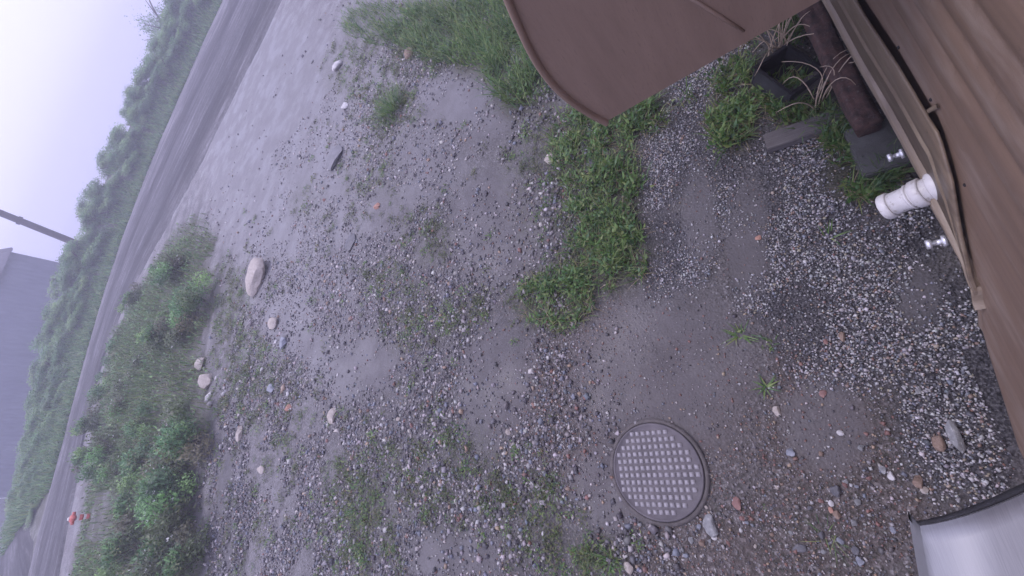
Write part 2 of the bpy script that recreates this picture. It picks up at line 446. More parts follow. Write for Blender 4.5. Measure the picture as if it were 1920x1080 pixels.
def road_material():
    m, nt, b = new_mat('wet_gravel_road'); Lk = nt.links.new
    tc = nd(nt, 'ShaderNodeTexCoord'); a = nd(nt, 'ShaderNodeAttribute', attribute_name='across')
    n1 = nd(nt, 'ShaderNodeTexNoise', Scale=1.2, Detail=6.0); Lk(tc.outputs['Object'], n1.inputs['Vector'])
    n2 = nd(nt, 'ShaderNodeTexNoise', Scale=9.0, Detail=8.0, Roughness=0.75); Lk(tc.outputs['Object'], n2.inputs['Vector'])
    ad = nd(nt, 'ShaderNodeMath', operation='MULTIPLY_ADD'); Lk(n1.outputs['Fac'], ad.inputs[0]); ad.inputs[1].default_value = 0.16; Lk(a.outputs['Fac'], ad.inputs[2])
    r = ramp(nt, [(0.06, (0.17, 0.163, 0.17)), (0.17, (0.075, 0.071, 0.075)), (0.30, (0.045, 0.042, 0.046)), (0.40, (0.09, 0.086, 0.092)), (0.58, (0.095, 0.09, 0.097)), (0.70, (0.045, 0.042, 0.046)), (0.82, (0.08, 0.075, 0.08)), (1.0, (0.17, 0.162, 0.172))])
    Lk(ad.outputs[0], r.inputs[0])
    r2 = ramp(nt, [(0.3, (0.5, 0.5, 0.5)), (0.7, (1.4, 1.4, 1.4))]); Lk(n2.outputs['Fac'], r2.inputs[0])
    mx = nd(nt, 'ShaderNodeMixRGB', blend_type='MULTIPLY'); mx.inputs['Fac'].default_value = 1
    Lk(r.outputs[0], mx.inputs['Color1']); Lk(r2.outputs[0], mx.inputs['Color2']); Lk(mx.outputs[0], b.inputs['Base Color'])
    al = nd(nt, 'ShaderNodeAttribute', attribute_name='along'); cx = nd(nt, 'ShaderNodeCombineXYZ')
    m1 = nd(nt, 'ShaderNodeMath', operation='MULTIPLY'); Lk(a.outputs['Fac'], m1.inputs[0]); m1.inputs[1].default_value = 34.0
    m2 = nd(nt, 'ShaderNodeMath', operation='MULTIPLY'); Lk(al.outputs['Fac'], m2.inputs[0]); m2.inputs[1].default_value = 0.16
    Lk(m1.outputs[0], cx.inputs[0]); Lk(m2.outputs[0], cx.inputs[1])
    n3 = nd(nt, 'ShaderNodeTexNoise', Scale=1.0, Detail=5.0, Roughness=0.6); Lk(cx.outputs[0], n3.inputs['Vector'])
    r3 = ramp(nt, [(0.34, (0.55, 0.55, 0.55)), (0.55, (1.0, 1.0, 1.0)), (0.68, (2.0, 2.0, 2.0))]); Lk(n3.outputs['Fac'], r3.inputs[0])  # pale streaks put a wet sheen into the base colour
    mx3 = nd(nt, 'ShaderNodeMixRGB', blend_type='MULTIPLY'); mx3.inputs['Fac'].default_value = 1
    Lk(mx.outputs[0], mx3.inputs['Color1']); Lk(r3.outputs[0], mx3.inputs['Color2']); Lk(mx3.outputs[0], b.inputs['Base Color'])
    bp = nd(nt, 'ShaderNodeBump', Strength=0.6, Distance=0.03); Lk(n2.outputs['Fac'], bp.inputs['Height']); Lk(bp.outputs[0], b.inputs['Normal'])
    b.inputs['Roughness'].default_value = 0.8; b.inputs['Specular IOR Level'].default_value = 0.2
    return m
M_ROAD = road_material()
strip('road', ROAD_NEAR, ROAD_FAR, 260, 25, 0.05, M_ROAD)
PA = np.array([gp(*p)[:2] for p in ((58, 925), (62, 960), (68, 1000), (78, 1040), (84, 1079))] + [(-4.5, 17.4)]); PB = PA + np.array([-2.6, 1.2]) + np.linspace(0, 1, 6)[:, None] * np.array([-2, 0])
strip('path', PA, PB, 40, 7, 0.06, M_ROAD)

# ------------------------------------------------------------------ the brown building
M_SIDING = None
def siding_material(name, base, dark, pale, scuff=0.5):
    m, nt, b = new_mat(name); Lk = nt.links.new
    tc = nd(nt, 'ShaderNodeTexCoord')
    mp = nd(nt, 'ShaderNodeMapping'); mp.inputs['Scale'].default_value = (0.15, 1, 7.0); Lk(tc.outputs['Object'], mp.inputs['Vector'])
    n1 = nd(nt, 'ShaderNodeTexNoise', Scale=5.0, Detail=6.0, Roughness=0.6); Lk(mp.outputs[0], n1.inputs['Vector'])
    r1 = ramp(nt, [(0.3, dark), (0.7, base)]); Lk(n1.outputs['Fac'], r1.inputs[0])
    mp2 = nd(nt, 'ShaderNodeMapping'); mp2.inputs['Scale'].default_value = (0.8, 1, 4.5); mp2.inputs['Location'].default_value = (0.3, 0, 0.2); Lk(tc.outputs['Object'], mp2.inputs['Vector'])
    n2 = nd(nt, 'ShaderNodeTexNoise', Scale=2.2, Detail=9.0, Roughness=0.66); Lk(mp2.outputs[0], n2.inputs['Vector'])
    r2 = ramp(nt, [(0.50, (0, 0, 0)), (0.66, (scuff,) * 3)]); Lk(n2.outputs['Fac'], r2.inputs[0])
    mx = nd(nt, 'ShaderNodeMixRGB'); mx.inputs['Color2'].default_value = (*pale, 1)
    Lk(r2.outputs[0], mx.inputs['Fac']); Lk(r1.outputs[0], mx.inputs['Color1'])
    # grime specks
    n3 = nd(nt, 'ShaderNodeTexNoise', Scale=26.0, Detail=5.0, Roughness=0.7); Lk(tc.outputs['Object'], n3.inputs['Vector'])
    r3 = ramp(nt, [(0.64, (0, 0, 0)), (0.74, (0.7,) * 3)]); Lk(n3.outputs['Fac'], r3.inputs[0])
    mx2 = nd(nt, 'ShaderNodeMixRGB'); mx2.inputs['Color2'].default_value = (*[d * .55 for d in dark], 1)
    Lk(r3.outputs[0], mx2.inputs['Fac']); Lk(mx.outputs[0], mx2.inputs['Color1'])
    Lk(mx2.outputs[0], b.inputs['Base Color'])
    n4 = nd(nt, 'ShaderNodeTexNoise', Scale=240.0, Detail=3.0); Lk(tc.outputs['Object'], n4.inputs['Vector'])
    bp = nd(nt, 'ShaderNodeBump', Strength=0.12, Distance=0.003); Lk(n4.outputs['Fac'], bp.inputs['Height']); Lk(bp.outputs[0], b.inputs['Normal'])
    b.inputs['Roughness'].default_value = 0.5
    return m
M_SIDING = siding_material('brown_painted_siding', (0.215, 0.144, 0.102), (0.158, 0.106, 0.077), (0.31, 0.25, 0.205), 0.55)
M_TRIM = siding_material('tan_brown_trim', (0.225, 0.168, 0.115), (0.115, 0.084, 0.060), (0.34, 0.275, 0.195), 0.6)
M_EDGE = siding_material('pale_trim_edge', (0.29, 0.228, 0.165), (0.18, 0.138, 0.10), (0.38, 0.32, 0.26), 0.6)
M_DARK = noisy_mat('gap_shade_and_nails', (0.012, 0.010, 0.010), (0.022, 0.018, 0.018), rough=0.9)  # near-black paint for shade in gap, crawl space and pipe end; nails too
M_RUST = noisy_mat('rusty_dark_steel', (0.022, 0.012, 0.011), (0.11, 0.055, 0.042), scale=22, rough=0.8, bump=0.6, bscale=70, speck=(0.10, 0.085, 0.075))
M_CONC = noisy_mat('dark_concrete', (0.07, 0.07, 0.062), (0.12, 0.12, 0.11), scale=9, rough=0.9, bump=0.5)
M_PVC = noisy_mat('white_plastic_pipe', (0.55, 0.53, 0.52), (0.74, 0.73, 0.73), scale=9, rough=0.4, bump=0.05, bscale=45, speck=(0.42, 0.39, 0.36))
M_CHROME = noisy_mat('bright_metal', (0.62, 0.62, 0.64), (0.8, 0.8, 0.82), rough=0.25, metallic=0.6, bump=0.02)
M_BLACK = noisy_mat('black_plastic', (0.014, 0.014, 0.017), (0.035, 0.034, 0.04), rough=0.45, bump=0.15)
M_RIM_BAND = noisy_mat('black_rim_band', (0.018, 0.018, 0.022), (0.05, 0.048, 0.056), scale=30, rough=0.8, bump=0.7, bscale=160)
M_ROOF = noisy_mat('dark_roofing', (0.05, 0.045, 0.045), (0.09, 0.08, 0.08), rough=0.8)

GAP = np.array([(-3.2, -0.12), (-0.6, -0.10), (-0.1, -0.03), (0.27, 0.185), (0.395, 0.275), (0.5, 0.385), (0.625, 0.507), (0.75, 0.655), (0.86, 0.728), (0.90, 0.742), (0.96, 0.735), (1.2, 0.732), (1.5, 0.70), (2.4, 0.66), (4.5, 0.62)])
TBOT = np.array([(0.33, 0.222), (0.42, 0.285), (0.45, 0.33), (0.50, 0.345), (0.55, 0.372), (0.687, 0.366), (1.06, 0.325), (1.34, 0.303), (2.0, 0.238), (4.5, 0.18)])
KT = 0.948                                   # the trim stands 26 mm in front of the siding
def fwd(T): return np.c_[T[:, 0] * KT, CAM_H - (CAM_H - T[:, 1]) * KT]
TTOP = fwd(GAP - np.array([0, .030]))
TBOT_F = fwd(TBOT)
def f_gap(x): return np.interp(x, GAP[:, 0], GAP[:, 1])
def f_bot(x): return np.interp(x, TBOT_F[:, 0], TBOT_F[:, 1])
def f_top(x): return np.interp(x, TTOP[:, 0], TTOP[:, 1])

building = empty('brown_building', (0, -0.5, 0))
tag(building, 'brown clad building with a tan sill trim, white pipe stub and rusty beam', 'building')
def bl(P):                                   # world -> building space
    P = np.array(P, float); P[..., 1] += 0.5; return P
# siding: shallow rounded boards running along the wall, lower edge warped and lifted at the jog
xs = np.r_[np.arange(-3.2, -0.7, .1), np.arange(-0.7, 2.3, .012), np.arange(2.3, 4.51, .1)]
zt = np.linspace(0, 1, 260)
low = f_gap(xs) + 0.016 + 0.006 * (vnoise(xs * 9, xs * 0, 3) - .5) * (xs < 0.95) 
lift = 0.030 * np.exp(-((xs - 0.895) / 0.022) ** 2)
low = low + lift - 0.07 * sstep(0.31, 0.36, xs)
ZZ = low[:, None] * (1 - zt) + 2.72 * zt
XX = np.repeat(xs[:, None], len(zt), 1)
ph = (ZZ - 0.93) / 0.112
prof = 0.010 * (np.abs(np.sin(math.pi * ph)) ** 0.7) * sstep(0.80, 1.02, ZZ)
warp = 0.006 * (fbm(XX * 1.3, ZZ * 3, 8) - .5) + 0.02 * np.exp(-((XX - 0.80) / .06) ** 2) * sstep(0.12, 0.05, ZZ - low[:, None])
YY = prof + warp + 0.002 - 0.017 * sstep(0.07, 0.01, ZZ - f_gap(XX)) * sstep(0.30, 0.42, XX)
front = np.c_[XX.ravel(), YY.ravel(), ZZ.ravel()]
nF = len(zt)
back = np.c_[xs, np.full(len(xs), -0.022), low]
Fq = grid_faces(len(xs), nF)
nb = len(front); k = np.arange(len(xs) - 1)
lipq = np.c_[k * nF, nb + k, nb + k + 1, (k + 1) * nF]
mesh_from('siding', np.r_[front, back], [np.r_[Fq, lipq]], M_SIDING, building, smooth=True)
# trim boards under the gap
xt = np.r_[np.arange(0.372, 2.3, .012), np.arange(2.3, 4.51, .1)]
gb, gt = f_bot(xt), f_top(xt)
gb = np.maximum(gb, gt - np.interp(xt, [.372, .43, .52], [.002, .045, .3]))
gt = np.maximum(gt, gb + 0.002)
def band(name, rows, mat, x=xt, zb=gb, ztp=gt, off=0.026, ragged=0.0):
    """rows: (v, y) profile across the board"""
    rows = np.array(rows)
    Z = zb[:, None] * (1 - rows[:, 0]) + ztp[:, None] * rows[:, 0]
    if ragged: Z[:, :2] += ragged * (fbm(x * 14, x * 0, 61)[:, None] - .5)
    w_ = np.clip((ztp - zb) / 0.2, 0.15, 1)[:, None]
    Y = rows[:, 1][None, :] * np.ones_like(w_) + 0.004 * (fbm(x * 2, x * 0, 9)[:, None] - .5)
    V = np.c_[np.repeat(x[:, None], len(rows), 1).ravel(), Y.ravel() + off, Z.ravel()]
    return mesh_from(name, V, grid_faces(len(x), len(rows)), mat, building)
band('sill_edge', [(-0.015, -0.03), (0.0, 0.000), (0.03, 0.004), (0.16, 0.002), (0.175, -0.01)], M_EDGE, ragged=0.02)
band('sill_trim', [(0.165, -0.03), (0.18, -0.008), (0.50, -0.008), (0.515, -0.001), (0.56, 0.000), (0.575, -0.005), (0.63, -0.005), (0.645, -0.001), (0.985, -0.001), (1.0, -0.003), (1.0, -0.010), (0.9, -0.012)], M_TRIM)
# near-black boxes painting shade into gap and crawl space; rear walls and roof
bm = bmesh.new(); box_bm(bm, (-3.15, -0.12, 0.30), (4.45, -0.05, 2.70)); from_bm('gap_shade_board', bm, M_DARK, building)
bm = bmesh.new(); box_bm(bm, (-3.15, -0.60, -0.3), (4.45, -0.30, 0.28)); from_bm('crawl_space_shade', bm, M_DARK, building)
bm = bmesh.new(); box_bm(bm, (-3.2, -3.5, 0.0), (4.5, -0.62, 2.70)); from_bm('rear_wall', bm, M_SIDING, building)
bm = bmesh.new(); box_bm(bm, (-3.4, -3.7, 2.725), (4.7, 0.12, 2.85)); from_bm('roof', bm, M_ROOF, building)
# torn strip of flashing at the jog
c0 = on_wall(1738, 214) - np.array([0, -0.5, 0]); c1 = on_wall(1766, 196) - np.array([0, -0.5, 0])
fl = np.array([c0 + [0.012, .012, 0.0], c0 + [-0.012, .013, -0.006], (c0 + c1) / 2 + [-0.006, .016, .002], (c0 + c1) / 2 + [0.006, .015, .006], c1 + [0.006, .012, .004], c1 + [-0.008, .012, .0]])
mesh_from('bent_flashing', np.r_[fl, fl - [0, .004, 0]], np.array([(0, 1, 2, 3), (3, 2, 5, 4), (9, 8, 7, 6), (10, 11, 8, 9), (0, 6, 7, 1), (1, 7, 8, 2), (2, 8, 11, 5), (4, 10, 9, 3), (3, 9, 6, 0)]), M_TRIM, building)
def nail(px, py):
    p = on_wall(px, py) + np.array([0, .502, 0])
    V, F = tube([p + [0, -.004, 0], p + [0, .003, 0], p + [0, .005, 0]], [.006, .006, .003], 8)
    mesh_from('nail', V, F, M_DARK, building, smooth=True)
nail(1687, 88); nail(1748, 186); nail(1812, 346)
# white pipe stub through the trim
P0 = on_wall(1757, 348); P1 = gp(1657, 390, P0[2] - 0.085)
ax = (P1 - P0); Lp = np.linalg.norm(ax); ax /= Lp
def pp(s): return bl(P0 + ax * s)
V, F = tube([pp(-.05), pp(Lp * .96)], 0.044, 28); pipe = mesh_from('pipe', V, F, M_PVC, building, smooth=False)
for p_ in pipe.data.polygons: p_.use_smooth = len(p_.vertices) == 4
def collar(s0, s1, r, nm):
    b_ = 0.003
    V, F = tube([pp(s0), pp(s0 + b_), pp(s1 - b_), pp(s1)], [r - b_, r, r, r - b_], 28)
    o = mesh_from(nm, V, F, M_PVC, pipe); o.parent = pipe
    for p_ in o.data.polygons: p_.use_smooth = len(p_.vertices) == 4
    return o
collar(-.020, .012, .058, 'flange'); collar(.034, .066, .053, 'coupling'); collar(.072, .082, .049, 'ring'); collar(Lp * .82, Lp, .051, 'end_collar')
# dark disc on the closed end, painting the shade of a hollow pipe
V, F = tube([pp(Lp + .001), pp(Lp + .0025)], 0.040, 24); mesh_from('bore_shade', V, F, M_DARK, pipe)
def stub(px, py, ln, r, z, name):
    a = gp(px, py, z); d = np.array([0.05, 1, -0.1]); d /= np.linalg.norm(d)
    a = np.array([a[0], -0.5 - .01, z])
    q = [bl(a + d * s) for s in (0, ln * .35, ln * .36, ln * .5, ln * .52, ln * .8, ln * .82, ln)]
    V, F = tube(q, [r * 1.0, r * 1.0, r * 1.7, r * 1.7, r * .8, r * .8, r * 1.45, r * 1.35], 12)
    o = mesh_from(name, V, F, M_CHROME, building)
    for p_ in o.data.polygons: p_.use_smooth = len(p_.vertices) == 4
b1 = on_wall(1705, 282); stub(1700, 285, .075, .012, b1[2], 'bolt')
b2 = on_wall(1790, 446); stub(1795, 446, .085, .013, b2[2], 'bolt')
V, F = tube([bl([b2[0] - 0.01, -0.505, b2[2] + .05]), bl([b2[0] - 0.01, -0.475, b2[2] + .05])], .016, 12); mesh_from('pipe_cap', V, F, M_PVC, building)
# rusty beam lying along the foot of the wall
xb = np.linspace(1.33, 4.4, 60); a_ = np.linspace(0, 2 * math.pi, 28, endpoint=False)
V = []
for x in xb:
    sq = 0.052 / (np.abs(np.cos(a_)) ** 5 + np.abs(np.sin(a_)) ** 5) ** 0.2 * 0.95
    rr_ = sq + 0.012 * (vnoise(a_ * 3 + 5, np.full(28, x * 6), 4) - .5)
    V.append(np.c_[np.full(28, x), 0.016 + np.cos(a_) * rr_, 0.155 + np.sin(a_) * rr_ - (x - 1.3) * .008])
V = np.concatenate(V); F = np.array([(k * 28 + j, (k + 1) * 28 + j, (k + 1) * 28 + (j + 1) % 28, k * 28 + (j + 1) % 28) for k in range(59) for j in range(28)])
V = np.r_[V, [[1.33, .016, .155]]]; cap = np.array([(len(V) - 1, j, (j + 1) % 28) for j in range(28)])
mesh_from('beam', V, [F, cap], M_RUST, building, smooth=True)

# concrete pad under the end of the beam
bm = bmesh.new(); box_bm(bm, (1.14, -0.62, -0.03), (1.42, -0.41, 0.078), 0.008); o = from_bm('concrete_block', bm, M_CONC)
tag(o, 'dark grey concrete block on the ground under the near end of the rusty beam', 'block')

# ------------------------------------------------------------------ quarter-round metal hood on the wall
M_HOOD = noisy_mat('brown_powder_coat', (0.205, 0.142, 0.106), (0.255, 0.178, 0.134), scale=3.5, rough=0.45, bump=0.08, bscale=40, stretch=(1, 5, .7), speck=(0.19, 0.135, 0.10))
hood = empty('metal_hood', (1.2, -0.5, 1.16))
tag(hood, 'smooth brown metal hood with a curved lipped front standing out from the wall', 'hood')
HX = 1.2
def hp(px, py):
    d = ray(px, py); t = HX / d[0]; return np.array([d[1] * t, CAM_H + d[2] * t])
out = [hp(*p) for p in ((1140, 226), (1122, 217), (1095, 202), (1062, 178), (1035, 150), (1012, 118), (993, 82), (980, 50), (972, 33))]
zc = out[-1]; ext = [(zc[0] - .035, zc[1] + .13), (zc[0] - .10, zc[1] + .26), (zc[0] - .21, zc[1] + .37), (zc[0] - .36, zc[1] + .45), (zc[0] - .56, zc[1] + .50), (-0.5, zc[1] + .53)]
O = np.array([tuple(p) for p in out] + ext)
def spl(P, n):
    d = np.r_[0, np.cumsum(np.hypot(*np.diff(P, axis=0).T))]; t = np.linspace(0, d[-1], n)
    q = np.c_[np.interp(t, d, P[:, 0]), np.interp(t, d, P[:, 1])]
    for _ in range(12): q[1:-1] = .25 * q[:-2] + .5 * q[1:-1] + .25 * q[2:]
    return q
O = spl(O, 90); 
OL = O - np.array([-0.5, 1.16])       # hood space (y,z)
n = len(OL); cen = np.array([0.02, 0.03])
def hv(x, P): return np.c_[np.full(len(P), x), P]
# cheek: flat plate with thickness
inner = np.array([[0.0, OL[0, 1] + .004]])
ring = np.r_[OL, [[0.0, OL[-1, 1]]], [[0.0, OL[0, 1] + 0.03]]]
m_ = len(ring)
Vc = np.r_[hv(0.0, ring), hv(0.012, ring)]
bmq = bmesh.new(); vs = [bmq.verts.new(v) for v in Vc]
bmq.faces.new(vs[:m_]); bmq.faces.new(vs[m_:][::-1])
for j in range(m_): bmq.faces.new((vs[j], vs[(j + 1) % m_], vs[m_ + (j + 1) % m_], vs[m_ + j]))
bmesh.ops.triangulate(bmq, faces=[f for f in bmq.faces if len(f.verts) > 4])
from_bm('cheek_panel', bmq, M_HOOD, hood)
# curved sheet with a rolled lip standing proud of the cheek
T = np.gradient(OL, axis=0); T /= np.linalg.norm(T, axis=1)[:, None]; Nn = np.c_[T[:, 1], -T[:, 0]]
if (Nn[20] @ (OL[20] - cen)) < 0: Nn = -Nn
prof = [(1.60, 0.0), (0.02, 0.0), (-0.012, 0.002), (-0.020, 0.010), (-0.020, 0.018), (-0.010, 0.024), (0.01, 0.022), (1.60, 0.022)]
V = []
for (dx, dn_) in prof:
    V.append(np.c_[np.full(n, dx), OL + Nn * (dn_ - 0.004)])
V = np.concatenate(V); F = []
for a in range(len(prof)):
    b_ = (a + 1) % len(prof)
    for j in range(n - 1): F.append((a * n + j, a * n + j + 1, b_ * n + j + 1, b_ * n + j))
Ve = V
mesh_from('curved_sheet', Ve, np.array(F), M_HOOD, hood, smooth=True)
# raised bead pressed in the cheek near the wall
p0 = hp(1355, 33) - np.array([-0.5, 1.16]); p1 = hp(1395, 58) - np.array([-0.5, 1.16])
V, F = tube([(-0.001, *(p0 + (p0 - p1) * 2)), (-0.002, *p0), (-0.001, *p1)], [.006, .006, .004], 8); mesh_from('pressed_bead', V, F, M_HOOD, hood, smooth=True)
bm = bmesh.new(); box_bm(bm, (1.585, 0.0, OL[0, 1] + .004), (1.598, 0.6, 0.35)); from_bm('far_cheek_panel', bm, M_HOOD, hood)

# ------------------------------------------------------------------ brushed steel housing, bottom right of the photo
def steel_material():
    m, nt, b = new_mat('brushed_steel'); Lk = nt.links.new
    tc = nd(nt, 'ShaderNodeTexCoord'); mp = nd(nt, 'ShaderNodeMapping'); mp.inputs['Scale'].default_value = (3, 120, 20); Lk(tc.outputs['Object'], mp.inputs['Vector'])
    n1 = nd(nt, 'ShaderNodeTexNoise', Scale=4.0, Detail=5.0); Lk(mp.outputs[0], n1.inputs['Vector'])
    r = ramp(nt, [(0.3, (0.27, 0.27, 0.285)), (0.7, (0.34, 0.34, 0.355))]); Lk(n1.outputs['Fac'], r.inputs[0]); Lk(r.outputs[0], b.inputs['Base Color'])
    r2 = ramp(nt, [(0.3, (0.50,) * 3), (0.7, (0.62,) * 3)]); Lk(n1.outputs['Fac'], r2.inputs[0]); Lk(r2.outputs[0], b.inputs['Roughness'])
    b.inputs['Metallic'].default_value = 0.45
    return m
M_STEEL = steel_material()
SZ = 1.0
rim_px = ((1725, 986), (1745, 983.5), (1775, 977.5), (1810, 968), (1850, 955), (1885, 941), (1919, 926))
RIM = np.array([gp(*p, SZ)[:2] for p in rim_px]); e_ = RIM[-1] - RIM[-2]; RIM = np.r_[RIM, [RIM[-1] + e_ * 2, RIM[-1] + e_ * 5.2]]
RIM = RIM[RIM[:, 1] > -0.499]; RIM = np.r_[RIM, [RIM[-1] + (RIM[-1] - RIM[-2]) * 0.2]]
EDGE = gp(1742, 1080, SZ)[:2] - RIM[0]; EDGE /= np.linalg.norm(EDGE)
housing = empty('steel_housing', (RIM[0][0], RIM[0][1], SZ - 0.25))
tag(housing, 'brushed stainless steel housing with a curved rim fixed to the brown wall', 'housing')
HL = np.array(housing.location)
d_ = np.r_[0, np.cumsum(np.hypot(*np.diff(RIM, axis=0).T))]; s_ = np.linspace(0, d_[-1], 40)
RC = np.c_[np.interp(s_, d_, RIM[:, 0]), np.interp(s_, d_, RIM[:, 1])]
us = np.linspace(0, 0.45, 12)
rows = []
for k, (p, s) in enumerate(zip(RC, s_)):
    z = SZ - 0.05 * (1 - min(s / 0.13, 1.0)) ** 2.2
    kz = (CAM_H - z) / (CAM_H - SZ)
    rows.append(np.c_[p[0] * kz + EDGE[0] * us, p[1] * kz + EDGE[1] * us, np.full(12, z)])
top = np.array(rows)                               # (40,12,3)
side = [np.c_[top[0][:, :2], top[0][:, 2] - dz] for dz in (0.25, 0.12, 0.03, 0.008)]
full = np.r_[np.array(side), top]
V = full.reshape(-1, 3) - HL; F = [grid_faces(full.shape[0], 12)]
# return of the sheet at the rim
nrm = -np.array([EDGE[0], EDGE[1]])
rim_v = full[:, 0, :]; r2_ = rim_v + np.r_[nrm * .0015, -0.004]; r3_ = rim_v + np.r_[nrm * -.003, -0.009]
nV = len(V); m_ = len(rim_v); V = np.r_[V, r2_ - HL, r3_ - HL]; k = np.arange(m_ - 1)
F.append(np.c_[k * 12, (k + 1) * 12, nV + k + 1, nV + k]); F.append(np.c_[nV + k, nV + k + 1, nV + m_ + k + 1, nV + m_ + k])
mesh_from('shell', V, [np.concatenate(F)], M_STEEL, housing, smooth=True)
wid = np.interp(np.linspace(0, 1, m_), [0, .12, .5, 1], [.0005, .004, .009, .011])
pr = [(0, -0.012), (0.5, -0.010), (1.0, -0.016), (1.0, -0.05), (0.0, -0.05)]
V = np.concatenate([rim_v + np.c_[nrm[0] * wid * a, nrm[1] * wid * a, np.full(m_, dz)] for a, dz in pr]) - HL
F = np.concatenate([np.c_[a * m_ + k, a * m_ + k + 1, ((a + 1) % 5) * m_ + k + 1, ((a + 1) % 5) * m_ + k] for a in range(5)])
mesh_from('dark_rim_band', V, F, M_RIM_BAND, housing)  # dark band along the housing rim

# ------------------------------------------------------------------ round studded cover
M_LID = noisy_mat('wet_black_cover', (0.065, 0.056, 0.063), (0.13, 0.114, 0.122), scale=7, rough=0.6, bump=0.25, bscale=120)
LC = gp(1232, 882)
lidz = gz(LC[0], LC[1]) + 0.02
lid = empty('round_cover', (LC[0], LC[1], lidz))
tag(lid, 'round dark cover with rows of small square studs set in the yard gravel', 'cover')
LR = 0.245
prof_l = [(LR, -.06), (LR, -.006), (LR - .002, -.001), (LR - .010, .0), (LR - .0125, -.003), (LR - .05, -.003), (LR - .12, -.0032)]
a_ = np.linspace(0, 2 * math.pi, 72, endpoint=False)
V = np.concatenate([np.c_[np.cos(a_) * q[0], np.sin(a_) * q[0], np.full(72, q[1])] for q in prof_l] + [np.array([[0, 0, -.0032]])])
F = [np.array([(k * 72 + j, k * 72 + (j + 1) % 72, (k + 1) * 72 + (j + 1) % 72, (k + 1) * 72 + j) for k in range(6) for j in range(72)]), np.array([(6 * 72 + j, 6 * 72 + (j + 1) % 72, 7 * 72) for j in range(72)])]
plate = mesh_from('plate', V, F, M_LID, lid)
pr_ = []
st = 0.0318
for i in range(-8, 9):
    for j in range(-8, 9):
        x, y = (i + .4) * st * 1.12, (j + .2) * st
        if math.hypot(x, y) > LR - .027: continue
        a, b_ = .0112, .0088
        pr_.append((np.array([(x - a, y - a, -.002), (x + a, y - a, -.002), (x + a, y + a, -.002), (x - a, y + a, -.002), (x - b_, y - b_, .0035), (x + b_, y - b_, .0035), (x + b_, y + b_, .0035), (x - b_, y + b_, .0035)]),
                    np.array([(4, 5, 6, 7), (0, 1, 5, 4), (1, 2, 6, 5), (2, 3, 7, 6), (3, 0, 4, 7)])))
V, F = join(pr_)
bmr = [(LR + .001, -.05), (LR + .002, -.010), (LR + .006, -.006), (LR + .022, -.009), (LR + .026, -.06)]
V2 = np.concatenate([np.c_[np.cos(a_) * q[0], np.sin(a_) * q[0], np.full(72, q[1])] for q in bmr]); F2 = np.array([(k * 72 + j, k * 72 + (j + 1) % 72, (k + 1) * 72 + (j + 1) % 72, (k + 1) * 72 + j) for k in range(4) for j in range(72)])
mesh_from('frame', V2, F2, noisy_mat('muddy_iron', (0.07, 0.06, 0.058), (0.13, 0.115, 0.11), scale=22, rough=0.85, bump=0.6), lid)
M_STUD = noisy_mat('worn_studs', (0.20, 0.185, 0.195), (0.32, 0.30, 0.315), scale=60, rough=0.45, bump=0.3)
tag(mesh_from('studs', V, F, M_STUD, plate), kind='stuff')

# ------------------------------------------------------------------ stones
def ico(sub):
    bm = bmesh.new(); bmesh.ops.create_icosphere(bm, subdivisions=sub, radius=1.0)
    V = np.array([v.co[:] for v in bm.verts]); F = np.array([[v.index for v in f.verts] for f in bm.faces]); bm.free(); return V, F
ICO = ico(3)
def stone_mesh(name, size, mat, seed, cuts=7):
    r = np.random.default_rng(seed); V = ICO[0].copy()
    for k in range(cuts):                                   # broken faces
        d = r.normal(size=3); d /= np.linalg.norm(d); c = r.uniform(.52, .86)
        t = V @ d; V -= np.outer(np.maximum(t - c, 0) * .92, d)
    nse = fbm(V[:, 0] * 2.2 + seed, V[:, 1] * 2.2 + V[:, 2] * 1.7, seed) - .5
    V = V * (1 + 0.34 * nse[:, None]) * np.array(size)
    o = mesh_from(name, V, ICO[1], mat, smooth=True)
    o.data.set_sharp_from_angle(angle=R_(32))
    return o
MS = dict(
    pale=noisy_mat('pale_stone', (0.30, 0.26, 0.22), (0.46, 0.41, 0.37), scale=30, rough=0.8, bump=0.5, speck=(0.26, 0.22, 0.19)),
    grey=noisy_mat('grey_stone', (0.15, 0.15, 0.155), (0.30, 0.30, 0.30), scale=25, rough=0.75, bump=0.6, speck=(0.40, 0.40, 0.39)),
    dark=noisy_mat('dark_stone', (0.065, 0.065, 0.075), (0.13, 0.125, 0.135), scale=30, rough=0.55, bump=0.5),
    brown=noisy_mat('brown_stone', (0.14, 0.09, 0.065), (0.30, 0.22, 0.17), scale=28, rough=0.7, bump=0.5, speck=(0.10, 0.06, 0.045)),
    red=noisy_mat('reddish_stone', (0.16, 0.08, 0.07), (0.26, 0.15, 0.13), scale=24, rough=0.7, bump=0.4),
    orange=noisy_mat('orange_shard', (0.30, 0.15, 0.11), (0.40, 0.23, 0.17), scale=24, rough=0.7, bump=0.4),
    white=noisy_mat('white_stone', (0.38, 0.365, 0.36), (0.56, 0.54, 0.53), scale=24, rough=0.7, bump=0.4),
    blue=noisy_mat('blue_grey_stone', (0.15, 0.16, 0.19), (0.28, 0.29, 0.33), scale=24, rough=0.65, bump=0.5))
